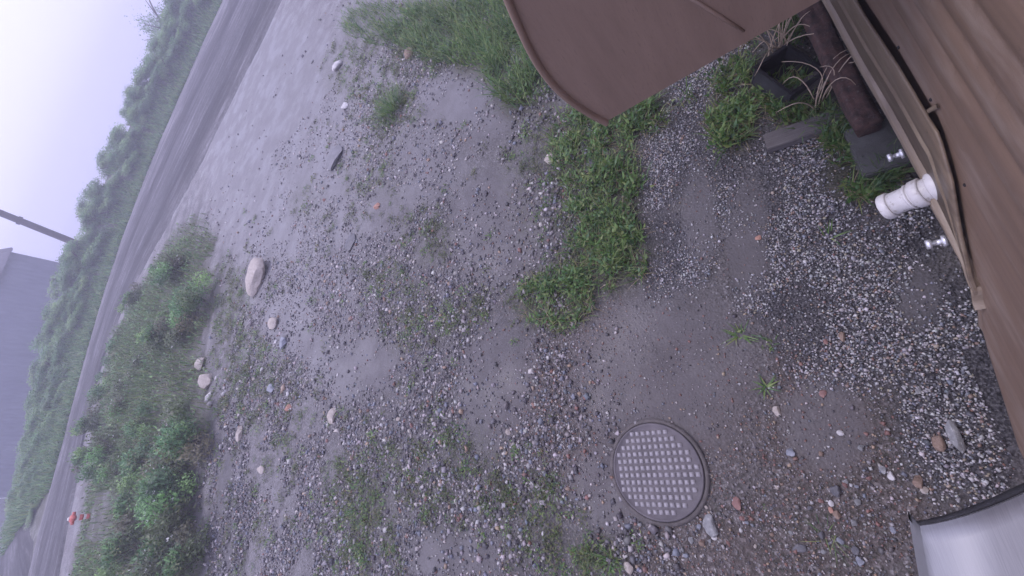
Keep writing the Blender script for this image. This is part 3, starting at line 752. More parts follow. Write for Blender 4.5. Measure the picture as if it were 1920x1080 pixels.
# photo x, y, half width and half height there in photo pixels, height factor, kind, label
STONES = [
    (1791, 820, 17, 28, .9, 'grey', 'largest grey angular stone standing in the pale gravel near the wall'),
    (1757, 830, 13, 17, .8, 'brown', 'brown rounded stone touching the largest grey stone in the gravel'),
    (1333, 982, 13, 22, .5, 'grey', 'flat pale grey slab of stone just below the round studded cover'),
    (1311, 988, 5, 5, .7, 'blue', 'small blue-grey pebble beside the flat slab below the studded cover'),
    (1383, 943, 9, 11, .5, 'red', 'oval reddish-brown stone right of the studded cover'),
    (1567, 920, 11, 11, .8, 'dark', 'dark square-edged stone on bare brown dirt'),
    (1559, 943, 6, 7, .6, 'white', 'small whitish stone directly under the dark square-edged one'),
    (1558, 957, 5, 6, .6, 'orange', 'peach coloured chip between the whitish stone and a brown pebble'),
    (1569, 964, 7, 8, .7, 'brown', 'brown egg-shaped pebble beside the peach coloured chip'),
    (1671, 891, 8, 9, .8, 'white', 'round cream stone at the edge of the pale gravel'),
    (1655, 880, 7, 8, .7, 'grey', 'grey pointed stone left of the round cream stone'),
    (1721, 903, 12, 13, .8, 'brown', 'dark rusty-brown stone in the gravel above the steel housing'),
    (1732, 918, 8, 7, .7, 'pale', 'tan stone leaning on the rusty-brown one above the steel housing'),
    (1483, 848, 9, 9, .6, 'blue', 'blue-grey rounded stone half sunk in bare dirt'),
    (1578, 632, 8, 9, .8, 'brown', 'light brown pebble in the pale gravel with a dark shadow side'),
    (1548, 641, 5, 6, .6, 'red', 'small red pebble left of the light brown pebble in the gravel'),
    (1543, 738, 7, 7, .4, 'red', 'flat round red stone pressed in the smooth dirt'),
    (1457, 771, 8, 9, .5, 'pale', 'pale flat chip on the dirt below the narrow-leaved weed'),
    (1500, 1027, 14, 8, .4, 'dark', 'long dark slate sliver lying on the pebbly dirt'),
    (1612, 1052, 9, 10, .7, 'blue', 'mottled blue-grey stone on red-brown grit at the lower edge'),
    (1604, 1032, 8, 8, .6, 'dark', 'dark grey stone just above the mottled blue-grey stone'),
    (1675, 995, 7, 7, .6, 'blue', 'small blue stone among the red-brown grit near the steel housing'),
    (1738, 1068, 11, 10, .7, 'pale', 'pale greenish stone beside the left side of the steel housing'),
    (1180, 1066, 9, 12, .7, 'pale', 'cream stone at the lower edge left of the brown grit'),
    (1422, 446, 6, 5, .4, 'orange', 'terracotta-orange triangular shard on the gravel'),
    (1032, 300, 10, 8, .6, 'pale', 'tan chip of stone at the left edge of the main weed patch'),
    (1110, 308, 13, 10, .5, 'dark', 'flat dark grey stone half hidden in the main weed patch'),
    (1545, 157, 10, 8, .7, 'orange', 'broken piece of orange brick beside the rusty beam'),
    (1722, 733, 6, 6, .6, 'grey', 'small grey-green stone in the middle of the pale gravel'),
    (487, 522, 11, 27, .5, 'pale', 'large pale elongated boulder alone on the silty yard'),
    (516, 606, 6, 10, .6, 'pale', 'small cream stone just below the large pale boulder'),
    (532, 643, 7, 11, .5, 'blue', 'bluish flat stone on the rutted edge of the yard'),
    (380, 681, 5, 9, .6, 'pale', 'upper cream stone of the pair beside the grassy verge'),
    (392, 713, 6, 12, .6, 'pale', 'lower larger cream stone of the pair beside the grassy verge'),
    (393, 744, 4, 7, .5, 'white', 'thin white stone below the cream pair beside the verge'),
    (452, 813, 5, 12, .5, 'pale', 'tall narrow cream stone on the rutted yard edge'),
    (624, 780, 7, 14, .5, 'pale', 'cream oblong stone in the middle of the streaked silt'),
    (490, 880, 7, 8, .5, 'pale', 'dull cream stone on the lower rutted yard'),
    (634, 124, 5, 7, .6, 'white', 'white stone highest on the weedy strip beside the smooth mud'),
    (648, 200, 4, 7, .5, 'white', 'white sliver of stone on the weedy strip above the grey boulder'),
    (630, 300, 11, 18, .30, 'silt', 'broad smooth grey boulder sunk in the silt beside the smooth mud'),
    (767, 100, 8, 8, .6, 'brown', 'pinkish brown stone at the foot of the tall grass'),
    (658, 455, 8, 13, .28, 'dark', 'dark flat leaf-shaped stone sunk in the middle silt'),
    (708, 387, 5, 5, .6, 'orange', 'small orange-tan stone on pebbly silt above the dark flat stone'),
    (953, 810, 4, 6, .6, 'pale', 'lone cream pebble at the edge of the smooth brown mud'),
    (510, 728, 7, 8, .5, 'blue', 'pale blue-grey flat stone on the rutted yard edge lower down'),
    (540, 765, 6, 6, .5, 'orange', 'pinkish stone beside the pale blue-grey flat stone'),
]
MS['silt'] = noisy_mat('silt_coated_stone', (0.14, 0.137, 0.145), (0.20, 0.195, 0.205), scale=12, rough=0.8, bump=0.4)
for i, (px, py, rx, ry, hf, kd, lab) in enumerate(STONES):
    c = gp(px, py); ex = (gp(px + rx, py) - gp(px - rx, py))[:2] / 2; ey = (gp(px, py + ry) - gp(px, py - ry))[:2] / 2
    la, lb = np.hypot(*ex), np.hypot(*ey)
    far_ = math.hypot(c[0], c[1]) > 4
    sx, sy = (la, lb)
    if far_: sx = min(sx, lb * 1.3)
    o = stone_mesh('stone', (sx * 1.12, sy * 1.12, min(sx, sy) * hf * 1.1), MS[kd], 100 + i, cuts=12 if kd in ('grey', 'blue', 'dark') else 9)
    o.location = (c[0], c[1], gz(c[0], c[1]) + min(sx, sy) * hf * 0.45)
    tl = .03 if hf < .45 else .15
    o.rotation_euler = (rng.normal() * tl, rng.normal() * tl, math.atan2(ex[1], ex[0]))
    tag(o, lab, 'stone')
# smaller loose stones, alike
kinds = ['pale', 'grey', 'grey', 'blue', 'dark', 'brown', 'red', 'white']
protos = [stone_mesh('stone', (1, .8, .55), MS[kd], 300 + i) for i, kd in enumerate(kinds)]
spots = [(b[0] + rng.normal() * b[2] * .45, b[1] + rng.normal() * b[3] * .45) for b in ((700, 300, 150, 200), (620, 600, 200, 250), (480, 800, 120, 250), (1450, 1000, 250, 90), (1550, 850, 150, 150), (850, 900, 200, 150), (1300, 1010, 100, 60), (560, 700, 120, 120)) for _ in range(11)]
for i, (px, py) in enumerate(spots):
    if not (405 < px < 1720 and 60 < py < 1075) or math.hypot(px - 1232, py - 882) < 115: px, py = 1400 + rng.random() * 250, 930 + rng.random() * 130
    c = gp(px, py); s = rng.uniform(.008, .016) * (1 + 0.22 * np.hypot(*c[:2]))
    o = protos[i % 8] if i < 8 else protos[i % 8].copy()
    if i >= 8: COL.objects.link(o)
    o.scale = (s, s, s); o.location = (c[0], c[1], gz(c[0], c[1]) + s * .25); o.rotation_euler = (0, 0, rng.random() * 6.28)
    tag(o, 'small loose stone lying scattered on the silt and dirt of the yard', 'stone', 'small stones scattered over the yard')

# gravel chips and grit: nobody could count them ------------------------------
def chips(name, P, size, cols, flat=0.65, embed=0.25):
    n = len(P)
    B = np.array([(-1, -1, -1), (1, -1, -1), (1, 1, -1), (-1, 1, -1), (-1, -1, 1), (1, -1, 1), (1, 1, 1), (-1, 1, 1)], float) * .72
    V = B[None] * (1 + rng.uniform(-.42, .3, (n, 8, 1))) + rng.uniform(-.22, .22, (n, 8, 3))
    V[:, 4:, :2] *= rng.uniform(.45, .9, (n, 1, 1))
    V *= np.stack([np.ones(n), rng.uniform(.6, 1.0, n), rng.uniform(.45, .9, n) * flat / .65], 1)[:, None, :]
    a = rng.random(n) * 6.283; t = rng.normal(size=n) * .45; 
    ca, sa, ct, st_ = np.cos(a), np.sin(a), np.cos(t), np.sin(t)
    x = V[..., 0]; y = V[..., 1] * ct[:, None] - V[..., 2] * st_[:, None]; z = V[..., 1] * st_[:, None] + V[..., 2] * ct[:, None]
    V = np.stack([x * ca[:, None] - y * sa[:, None], x * sa[:, None] + y * ca[:, None], z], -1) * size[:, None, None]
    zz = ground_z(P[:, 0], P[:, 1]) + size * embed
    V = V + np.c_[P, zz][:, None, :]
    Fq = np.array([(0, 3, 2, 1), (4, 5, 6, 7), (0, 1, 5, 4), (1, 2, 6, 5), (2, 3, 7, 6), (3, 0, 4, 7)])
    F = (Fq[None] + np.arange(n)[:, None, None] * 8).reshape(-1, 4)
    o = mesh_from(name, V.reshape(-1, 3), F, M_CHIP, attr=dict(col=np.repeat(cols, 8, 0)))
    return tag(o, kind='stuff')
def palette(n, cols, wts, var=.18):
    c = np.array(cols)[rng.choice(len(cols), n, p=np.array(wts) / sum(wts))]
    return np.clip(c * rng.uniform(1 - var, 1 + var, (n, 1)) * rng.uniform(.95, 1.05, (n, 3)), 0, .8)
GREYS = [(0.45, 0.435, 0.44), (0.31, 0.30, 0.305), (0.17, 0.165, 0.175), (0.075, 0.075, 0.085), (0.24, 0.17, 0.14), (0.16, 0.17, 0.20), (0.30, 0.26, 0.20)]
def clear(P):
    keep = np.hypot(P[:, 0] - LC[0], P[:, 1] - LC[1]) > LR + .012
    keep &= ~((P[:, 1] < -0.47) & (P[:, 0] < 0.3))
    return P[keep]
N = 150000
P = np.c_[rng.uniform(-0.5, 3.6, N), rng.uniform(-0.62, 1.9, N)]
zv = zone(Z_GRAVEL, P[:, 0], P[:, 1], seed=1) * (1 - .85 * zone(Z_GRASS, P[:, 0], P[:, 1], seed=5)) * (1 - .68 * zone(Z_MUD, P[:, 0], P[:, 1], jitter=.35, seed=3))
patch = sstep(.34, .56, fbm(P[:, 0] * 3.2, P[:, 1] * 3.2, 91))
P = P[rng.random(N) < zv * (.14 + .86 * patch)]; P = clear(P)
sz = rng.lognormal(math.log(.0053), .30, len(P))
chips('gravel', P, sz, palette(len(P), GREYS, (22, 24, 18, 18, 5, 8, 5)))
# grit and pebbles of the rest of the yard
def grit(name, n, xr, yr, s0, dens, wts, sig=.4):
    P = np.c_[rng.uniform(*xr, n), rng.uniform(*yr, n)]
    P = P[rng.random(n) < dens(P[:, 0], P[:, 1])]; P = clear(P)
    sz = np.clip(rng.lognormal(math.log(s0), sig, len(P)), 0, s0 * 3.2)
    return chips(name, P, sz, palette(len(P), [(0.40, 0.37, 0.36), (0.26, 0.24, 0.24), (0.13, 0.12, 0.125), (0.065, 0.06, 0.066), (0.20, 0.11, 0.09), (0.15, 0.16, 0.19), (0.30, 0.22, 0.16)], wts))
def d_near(x, y):
    return np.clip(.25 + .75 * zone(Z_DIRT, x, y, seed=2), 0, 1) * (1 - .72 * zone(Z_MUD, x, y, jitter=.35, seed=3)) * (1 - .6 * zone(Z_GRASS, x, y, seed=5)) * sstep(.25, .6, fbm(x * 6, y * 6, 93) + .12)
grit('grit', 75000, (-1.2, 2.2), (-0.5, 2.4), .0042, d_near, (12, 18, 22, 16, 16, 8, 8))
def d_yard(x, y):
    e = dist_poly(x, y, YARD_EDGE); nn = dist_poly(x, y, ROAD_NEAR)
    return (1 - .72 * zone(Z_MUD, x, y, jitter=.35, seed=3)) * sstep(.1, -.3, e) * sstep(-.0, -.5, nn) * sstep(.38, .62, fbm(x * 2.2, y * 2.2, 95) + .05) * (.3 + .7 * sstep(9, 2, np.hypot(x, y)))
grit('pebbles', 190000, (-2.0, 6.0), (0.8, 7.5), .0085, d_yard, (16, 20, 22, 26, 3, 10, 2), .5)
grit('cobbles', 16000, (-2.0, 9.5), (3.5, 11.0), .018, lambda x, y: d_yard(x, y) * (.25 + .75 * sstep(-3.0, -.3, dist_poly(x, y, YARD_EDGE))), (16, 22, 20, 16, 6, 12, 6), .4)

# ------------------------------------------------------------------ plants
def blades(P, ang, length, width, lean, curl, seg=3, twist=.3):
    """curved grass blades: P (n,3) roots"""
    n = len(P); t = np.linspace(0, 1, seg + 1)
    d = np.c_[np.cos(ang), np.sin(ang), np.zeros(n)]; sdir = np.c_[-np.sin(ang), np.cos(ang), np.zeros(n)]
    V = np.zeros((n, seg + 1, 2, 3))
    pos = P.copy(); th = lean.copy()
    for k in range(seg + 1):
        wk = width * (1 - t[k]) ** .7 * (0.75 if k == 0 else 1) + width * .04
        sv = sdir * np.cos(twist * t[k]) ; sv[:, 2] += np.sin(twist * t[k])
        V[:, k, 0] = pos - sv * wk[:, None] / 2; V[:, k, 1] = pos + sv * wk[:, None] / 2
        st_ = (length / seg)[:, None]
        pos = pos + (d * np.sin(th)[:, None] + np.array([0, 0, 1.0]) * np.cos(th)[:, None]) * st_
        th = th + curl / seg
    k = np.arange(seg) * 2
    Fq = np.stack([k, k + 1, k + 3, k + 2], 1)
    F = (Fq[None] + np.arange(n)[:, None, None] * (2 * (seg + 1))).reshape(-1, 4)
    return V.reshape(-1, 3), F, 2 * (seg + 1)
def leafs(P, ang, elev, length, width, fold=.25):
    """pointed leaves, two folded halves each"""
    n = len(P)
    d = np.c_[np.cos(ang) * np.cos(elev), np.sin(ang) * np.cos(elev), np.sin(elev)]; s = np.c_[-np.sin(ang), np.cos(ang), np.zeros(n)]
    u = np.cross(d, s); Lx, Wx = length[:, None], width[:, None]
    V = np.stack([P, P + d * Lx * .4 + s * Wx * .5 - u * Wx * fold, P + d * Lx * .5 - u * Lx * .03, P + d * Lx * .4 - s * Wx * .5 - u * Wx * fold, P + d * Lx + u * Lx * .10], 1)
    Fq = np.array([(0, 1, 4, 2), (0, 2, 4, 3)])
    F = (Fq[None] + np.arange(n)[:, None, None] * 5).reshape(-1, 4)
    return V.reshape(-1, 3), F, 5
GREEN = [(0.115, 0.205, 0.052), (0.085, 0.175, 0.048), (0.15, 0.235, 0.066), (0.065, 0.140, 0.05), (0.20, 0.25, 0.085)]
DULL = [(0.09, 0.13, 0.045), (0.13, 0.16, 0.055), (0.07, 0.09, 0.038), (0.14, 0.135, 0.07)]
HEDGE = [(0.11, 0.235, 0.075), (0.14, 0.28, 0.085), (0.085, 0.19, 0.07), (0.19, 0.31, 0.105)]
STRAW = [(0.30, 0.24, 0.13), (0.22, 0.17, 0.10), (0.36, 0.30, 0.18)]
def cols_for(n, pal, k, var=.2):
    c = palette(n, pal, [1] * len(pal), var); return np.repeat(c, k, 0)
def plant(name, parts, mat=None, parent=None):
    """parts: list of (V, F, verts per item, palette)"""
    V, F = join([(p[0], p[1]) for p in parts])
    C = np.concatenate([cols_for(len(p[0]) // p[2], p[3], p[2]) for p in parts])
    tone = .62 + .76 * fbm(V[:, 0] * 5.5, V[:, 1] * 5.5, 73); C = C * tone[:, None] * np.array([1, 1, 1])
    return mesh_from(name, V, F, mat or M_LEAF, parent, attr=dict(col=C))
def U(a, b, n): return rng.uniform(a, b, n)
def with_z(P): return np.c_[P, ground_z(P[:, 0], P[:, 1])]

# rough grass and weeds as cover
parts = []
def thin(P, sc=7.0, a=.36, b=.58): return P[rng.random(len(P)) < sstep(a, b, fbm(P[:, 0] * sc, P[:, 1] * sc, 71))]
def cover_blades(blob, n, l0, l1, w_, pal, lean=(.2, 1.0), curl=(.3, 1.3), power=.55):
    P = with_z(thin(blob.sample(n, power))); P = P[np.hypot(P[:, 0] - LC[0], P[:, 1] - LC[1]) > LR + .03]; n = len(P)
    v, f, k = blades(P, U(0, 6.283, n), U(l0, l1, n), U(w_ * .6, w_ * 1.3, n), U(*lean, n), U(*curl, n)); parts.append((v, f, k, pal))
def cover_leaves(blob, n, l0, l1, ar, h, pal, power=.55):
    P = with_z(thin(blob.sample(n, power))); n = len(P); P[:, 2] += U(0, 1, n) ** 1.5 * h
    v, f, k = leafs(P, U(0, 6.283, n), U(-.1, .9, n), U(l0, l1, n), U(l0, l1, n) * ar); parts.append((v, f, k, pal))
for b, n in ((Blob(1120, 320, 70, 140), 2600), (Blob(1080, 270, 55, 70), 1100), (Blob(1140, 470, 75, 75), 1500), (Blob(1040, 560, 75, 55), 1100), (Blob(1215, 205, 45, 45), 500), (Blob(1370, 220, 45, 55), 700), (Blob(1610, 330, 55, 45), 800), (Blob(1480, 160, 70, 60), 700), (Blob(1580, 250, 40, 40), 700), (Blob(1500, 205, 60, 40), 700), (Blob(1450, 60, 60, 40), 700), (Blob(1310, 170, 70, 35), 350), (Blob(1660, 320, 30, 30), 400), (Blob(1400, 150, 60, 40), 420)):
    cover_blades(b, int(n * .55), .05, .16, .0075, GREEN); cover_leaves(b, int(n * .55), .022, .055, .40, .07, GREEN)
    cover_blades(b, n // 5, .06, .17, .0045, STRAW, lean=(.7, 1.4))
for b, n in ((Blob(860, 60, 150, 60), 5200), (Blob(975, 120, 65, 80), 1600), (Blob(720, 45, 90, 40), 1700)):
    cover_blades(b, n, .12, .34, .010, GREEN); cover_leaves(b, n // 2, .03, .07, .4, .15, GREEN)
o = plant('grass', parts); tag(o, kind='stuff')
# small flat weeds all over the silt
parts = []
cl = []
for b in Z_MOSS:
    m = int(62 * min(2.2, abs(np.linalg.det(b.A)) * 3 + .4)); cl.append(b.sample(m, .55))
cl.append(np.c_[U(-1.5, 5.5, 1500), U(.9, 8.5, 1500)])
cl = clear(np.concatenate(cl))
mudv = zone(Z_MUD, cl[:, 0], cl[:, 1], jitter=.35, seed=3); cl = cl[(rng.random(len(cl)) > mudv * .95) & (dist_poly(cl[:, 0], cl[:, 1], YARD_EDGE) < .3)]
for grp, pal in ((cl[::3], GREEN), (cl[1::3], DULL), (cl[2::3], DULL)):
    per = 22; n = len(grp) * per
    dist = np.repeat(np.hypot(*grp.T), per)
    sc = np.repeat(U(.5, 1.3, len(grp)), per) * (1 + .10 * dist)
    P2 = np.repeat(grp, per, 0) + rng.normal(size=(n, 2)) * (.022 * sc)[:, None]
    P = with_z(P2); P[:, 2] += .003 + U(0, .012, n) * sc
    v, f, k = leafs(P, U(0, 6.283, n), U(.0, .7, n), U(.010, .028, n) * sc, U(.005, .011, n) * sc); parts.append((v, f, k, pal))
o = plant('ground_cover', parts); tag(o, kind='stuff')

# single plants worth a name
def tuft(px, py, label, n, l0, l1, w_, pal=GREEN, spread=.03, leaves=0, lean=(.15, 1.0), cat='weed', name='weed', group=None, z=None):
    c = gp(px, py); c[2] = gz(c[0], c[1])
    P = np.c_[rng.normal(size=(n, 2)) * spread, np.zeros(n)]; parts = []
    v, f, k = blades(P, np.arctan2(P[:, 1], P[:, 0]) + rng.normal(size=n) * .6, U(l0, l1, n), U(w_ * .7, w_ * 1.3, n), U(*lean, n), U(.3, 1.3, n)); parts.append((v, f, k, pal))
    if leaves:
        P = np.c_[rng.normal(size=(leaves, 2)) * spread * 1.1, U(0, l1 * .6, leaves)]
        v, f, k = leafs(P, U(0, 6.283, leaves), U(-.1, .8, leaves), U(l0 * .3, l1 * .35, leaves), U(l0 * .12, l1 * .14, leaves)); parts.append((v, f, k, pal))
    o = plant(name, parts); o.location = c
    return tag(o, label, cat, group)
tuft(735, 205, 'fine bright green grass tuft alone on the silt above the middle of the yard', 360, .12, .26, .008, spread=.105, name='grass_tuft', cat='grass tuft')
tuft(1437, 727, 'small star-shaped weed with narrow pointed leaves on the bare dirt', 15, .05, .085, .008, spread=.005, lean=(1.0, 1.4))
tuft(1434, 951, 'tiny bright green seedling right of the oval reddish stone', 3, .012, .02, .004, spread=.004, leaves=9)
tuft(1392, 628, 'green weed with spread narrow leaves at the left edge of the pale gravel', 16, .05, .10, .007, spread=.014, lean=(.8, 1.4), leaves=8)
tuft(842, 592, 'small leafy weed on the silt between two smooth mud patches', 10, .05, .09, .007, spread=.05, leaves=60)
tuft(838, 822, 'short bright green weed on pebbly silt left of the smooth brown mud', 22, .03, .07, .008, spread=.02, leaves=40)
tuft(668, 958, 'upright dark green sprig on the lower pebbly yard', 16, .06, .13, .008, spread=.03, leaves=40)
tuft(676, 1032, 'bushy dark green weed at the lower edge of the pebbly yard', 20, .05, .11, .008, spread=.03, leaves=60)
tuft(1145, 1050, 'fine grassy weed beside the cream stone at the lower edge', 60, .04, .10, .005, spread=.03, leaves=10)
tuft(1040, 915, 'low grassy weed left of the studded cover', 40, .03, .08, .005, spread=.04, leaves=20)
tuft(1548, 1000, 'thin trailing grass sprig on the brown grit', 14, .05, .11, .003, spread=.02, lean=(1.0, 1.5))
tuft(1105, 1040, 'yellowish green weed clump left of the fine grassy weed', 40, .03, .07, .006, spread=.02, leaves=60, pal=DULL)
tuft(1440, 645, 'weed half buried in gravel right of the spread narrow-leaved one', 10, .03, .06, .006, spread=.015, leaves=14)
tuft(1555, 445, 'blade-leaved weed standing in gravel below the white pipe', 8, .04, .09, .007, spread=.012, lean=(.7, 1.3))
for (px, py) in ((1085, 230), (1125, 250), (1070, 300), (1110, 345), (1150, 320), (1090, 390), (1140, 400), (1175, 440), (1105, 450), (1145, 500), (1080, 520), (1185, 240), (1190, 350), (1030, 540), (1215, 205), (1375, 210), (1360, 270)):
    tuft(px, py, 'leafy green weed clump growing in the dense weed patch below the metal hood', 30, .07, .18, .009, spread=.034, leaves=60, name='weed_clump', group='weed clumps of the patch below the hood')

# dry stalks hanging over the black tray
def stalks(n, c, label):
    ps = []
    for k in range(n):
        a = rng.uniform(0, 6.283); l = rng.uniform(.12, .3); t = np.linspace(0, 1, 10)
        q = np.c_[np.cos(a + t * rng.uniform(-1.6, 1.6)) * l * t, np.sin(a + t * rng.uniform(-1.6, 1.6)) * l * t, .18 * np.sin(t * rng.uniform(1.6, 3.0)) * rng.uniform(.6, 1.4)]
        ps.append(tube(q + rng.normal(size=3) * [.03, .03, 0], np.linspace(.0035, .0016, 10), 5))
    V, F = join(ps); o = mesh_from('dry_stalks', V, F, M_DRY, attr=dict(col=np.tile(np.array([[.42, .33, .24]]), (len(V), 1)) * (.75 + .5 * rng.random((len(V), 1)))))
    o.location = (c[0], c[1], gz(c[0], c[1]) + .05); return tag(o, label, 'dry stalks')
stalks(20, gp(1462, 108), 'tangle of dry pinkish straw stalks curling over the black tray')
stalks(9, gp(1535, 195), 'a few dry straw stalks beside the grey plank and the rusty beam')

# black tray, grey plank
tray = empty('plastic_tray', (1.90, -0.27, gz(1.9, -.27))); tray.rotation_euler = (0, 0, R_(18)); tray.rotation_euler = (R_(16), R_(-9), R_(24)); tray.scale = (1.15, 1.05, 1.1)
tag(tray, 'black plastic tray under the dry stalks beside the rusty beam', 'tray')
bm = bmesh.new(); box_bm(bm, (-.11, -.09, .0), (.11, .09, .012), .003); from_bm('base', bm, M_BLACK, tray)
for lo, hi in (((-.12, -.10, .0), (-.108, .10, .11)), ((.108, -.10, .0), (.12, .10, .11)), ((-.108, -.10, .0), (.108, -.089, .108)), ((-.108, .089, .0), (.108, .10, .108))):
    bm = bmesh.new(); box_bm(bm, lo, hi, .003); from_bm('side', bm, M_BLACK, tray)
bm = bmesh.new()
for lo, hi in (((-.128, -.108, .11), (.128, -.09, .116)), ((-.128, .09, .11), (.128, .108, .116)), ((-.128, -.0899, .11), (-.110, .0899, .1155)), ((.110, -.0899, .11), (.128, .0899, .1155))): box_bm(bm, lo, hi, .002)
from_bm('rim', bm, M_BLACK, tray)
M_PLANK = noisy_mat('weathered_grey_wood', (0.085, 0.076, 0.076), (0.16, 0.146, 0.146), scale=6, rough=0.85, bump=0.6, bscale=30, stretch=(18, 1, 18))
a0, a1 = (gp(1428, 276, .035) + gp(1442, 262, .035)) / 2, gp(1548, 228, .035)
bm = bmesh.new(); ln = np.linalg.norm(a1 - a0) + .12; box_bm(bm, (-.052, 0, -.03), (.052, ln, .02), .004)
pl = from_bm('plank', bm, M_PLANK); pl.location = (a0[0], a0[1], .03); pl.rotation_euler = (R_(-.5), 0, math.atan2(-(a1 - a0)[0], (a1 - a0)[1]))
tag(pl, 'weathered grey plank lying on the gravel with one end under the wall', 'plank')
bm = bmesh.new(); box_bm(bm, (-.045, 0, -.03), (.045, .26, .018), .004); p2 = from_bm('plank', bm, M_PLANK)
q = gp(1470, 190, .03); p2.location = (q[0], q[1], .028); p2.rotation_euler = (0, 0, R_(195))
tag(p2, 'short grey plank end lying between the weeds and the black tray', 'plank')

# ------------------------------------------------------------------ verge and hedge
def scatter_band(P, off0, off1, n, t0=0.0, t1=1.0):
    d = np.r_[0, np.cumsum(np.hypot(*np.diff(P, axis=0).T))]; t = U(t0, t1, n) * d[-1]
    k = np.clip(np.searchsorted(d, t) - 1, 0, len(P) - 2); f = (t - d[k]) / (d[k + 1] - d[k])
    q = P[k] + (P[k + 1] - P[k]) * f[:, None]; T = P[k + 1] - P[k]; T /= np.linalg.norm(T, axis=1)[:, None]
    return q + np.c_[-T[:, 1], T[:, 0]] * U(off0, off1, n)[:, None]
parts = []
# verge between yard and road
N = 95000; P2 = np.c_[U(-7, 8, N), U(4, 19.5, N)]
e = dist_poly(P2[:, 0], P2[:, 1], YARD_EDGE) + (fbm(P2[:, 0] * 1.5, P2[:, 1] * 1.5, 77) - .5) * 1.2; nn = dist_poly(P2[:, 0], P2[:, 1], ROAD_NEAR)
P2 = P2[(e > 0) & (nn < -1.1) & (rng.random(N) < (.35 + .65 * sstep(0, 1.5, e)) * (.4 + .6 * sstep(.35, .6, fbm(P2[:, 0], P2[:, 1], 33))))]; PB_ = gp(186, 965)[:2]
P2 = P2[~((np.abs(P2[:, 0] - PB_[0] * P2[:, 1] / PB_[1]) < .45) & (P2[:, 1] > PB_[1] - 2.2) & (P2[:, 1] < PB_[1] + .5) & (rng.random(len(P2)) < .93))]; n = len(P2); P = with_z(P2)
tall = (.35 + .65 * sstep(1.1, 4.0, -dist_poly(P2[:, 0], P2[:, 1], ROAD_NEAR))) * (.7 + .9 * fbm(P2[:, 0] * .7, P2[:, 1] * .7, 35) * sstep(-.0, 2.5, dist_poly(P2[:, 0], P2[:, 1], YARD_EDGE)))
v, f, k = blades(P, U(0, 6.283, n), U(.14, .36, n) * tall, U(.010, .022, n), U(.1, .9, n), U(.2, 1.2, n)); parts.append((v, f, k, GREEN + GREEN + DULL))
n2 = n // 2; P = P[:n2].copy(); P[:, 2] += U(0, .25, n2) * tall[:n2]
v, f, k = leafs(P, U(0, 6.283, n2), U(-.2, .9, n2), U(.04, .10, n2), U(.02, .05, n2)); parts.append((v, f, k, HEDGE + DULL))
# far verge
n = 80000; P2 = scatter_band(ROAD_FAR, -.1, 4.6, n, .305, .85); P = with_z(P2)
v, f, k = blades(P, U(0, 6.283, n), U(.15, .45, n), U(.025, .05, n), U(.2, .9, n), U(.3, 1.2, n)); parts.append((v, f, k, GREEN + HEDGE))
o = plant('verge_grass', parts); tag(o, kind='stuff')

def shrub_proto(nl, rx, rz, ls, pal, seed, stems=7, blossoms=0):
    r = np.random.default_rng(seed)
    nb = 9; bc = np.c_[r.normal(size=(nb, 2)) * rx * .42, r.uniform(.25, .78, nb) * rz]; br = r.uniform(.28, .5, nb) * rx
    w_ = r.integers(0, nb, nl); d = r.normal(size=(nl, 3)); d /= np.linalg.norm(d, axis=1)[:, None]
    P = bc[w_] + d * (br[w_] * r.random(nl) ** .4)[:, None] * np.array([1, 1, rz / rx * .75])
    P[:, 2] = np.abs(P[:, 2]); spr = r.random(nl) < .06; P[spr, 2] += r.uniform(0, .28, spr.sum()) * rz
    v, f, k = leafs(P, r.uniform(0, 6.283, nl), r.uniform(-.5, 1.0, nl), r.uniform(ls * .6, ls * 1.4, nl), r.uniform(ls * .3, ls * .7, nl))
    shade = palette(nb, pal, [1] * len(pal), .3)[w_] * r.uniform(.8, 1.25, (nl, 1))
    ps = []
    for j in range(stems):
        a = r.uniform(0, 6.283); t = np.linspace(0, 1, 5)
        ps.append(tube(np.c_[np.cos(a) * rx * .5 * t ** 1.3, np.sin(a) * rx * .5 * t ** 1.3, rz * .85 * t], np.linspace(.018, .005, 5) * rz, 5))
    blo = None
    if blossoms:
        Q = P[r.choice(nl, blossoms)] + d[:blossoms] * .03; v2, f2, k2 = leafs(np.repeat(Q, 4, 0), np.tile(np.arange(4) * 1.57, blossoms), np.full(blossoms * 4, .5), np.full(blossoms * 4, .045), np.full(blossoms * 4, .04)); blo = (v2, f2)
    return (v, f, np.repeat(shade, k, 0)), join(ps), blo
M_STEM = noisy_mat('shrub_stems', (0.05, 0.04, 0.03), (0.10, 0.085, 0.06), rough=0.9)
M_BLOS = noisy_mat('white_blossom', (0.62, 0.62, 0.58), (0.75, 0.75, 0.72), rough=0.7, bump=0)
def make_shrub(name, proto, label, group):
    root = empty(name); tag(root, label, 'shrub', group)
    (v, f, c), st_, blo = proto
    mesh_from('foliage', v, f, M_LEAF, root, attr=dict(col=c)); mesh_from('stems', st_[0], st_[1], M_STEM, root)
    if blo: tag(mesh_from('blossoms', blo[0], blo[1], M_BLOS, root), kind='stuff')
    return root
def copy_thing(root):
    r = root.copy(); COL.objects.link(r)
    for ch in root.children:
        c = ch.copy(); COL.objects.link(c); c.parent = r
    return r
HG = 'shrubs of the hedge beyond the road'; HL_ = 'dense green hedge shrub standing in fog along the far side of the road'
hp_ = [make_shrub('hedge_shrub', shrub_proto(2600, 1.15, 1.5, .13, HEDGE, 500 + i), HL_, HG) for i in range(5)]
dF_ = np.r_[0, np.cumsum(np.hypot(*np.diff(ROAD_FAR, axis=0).T))]
cnt = 0
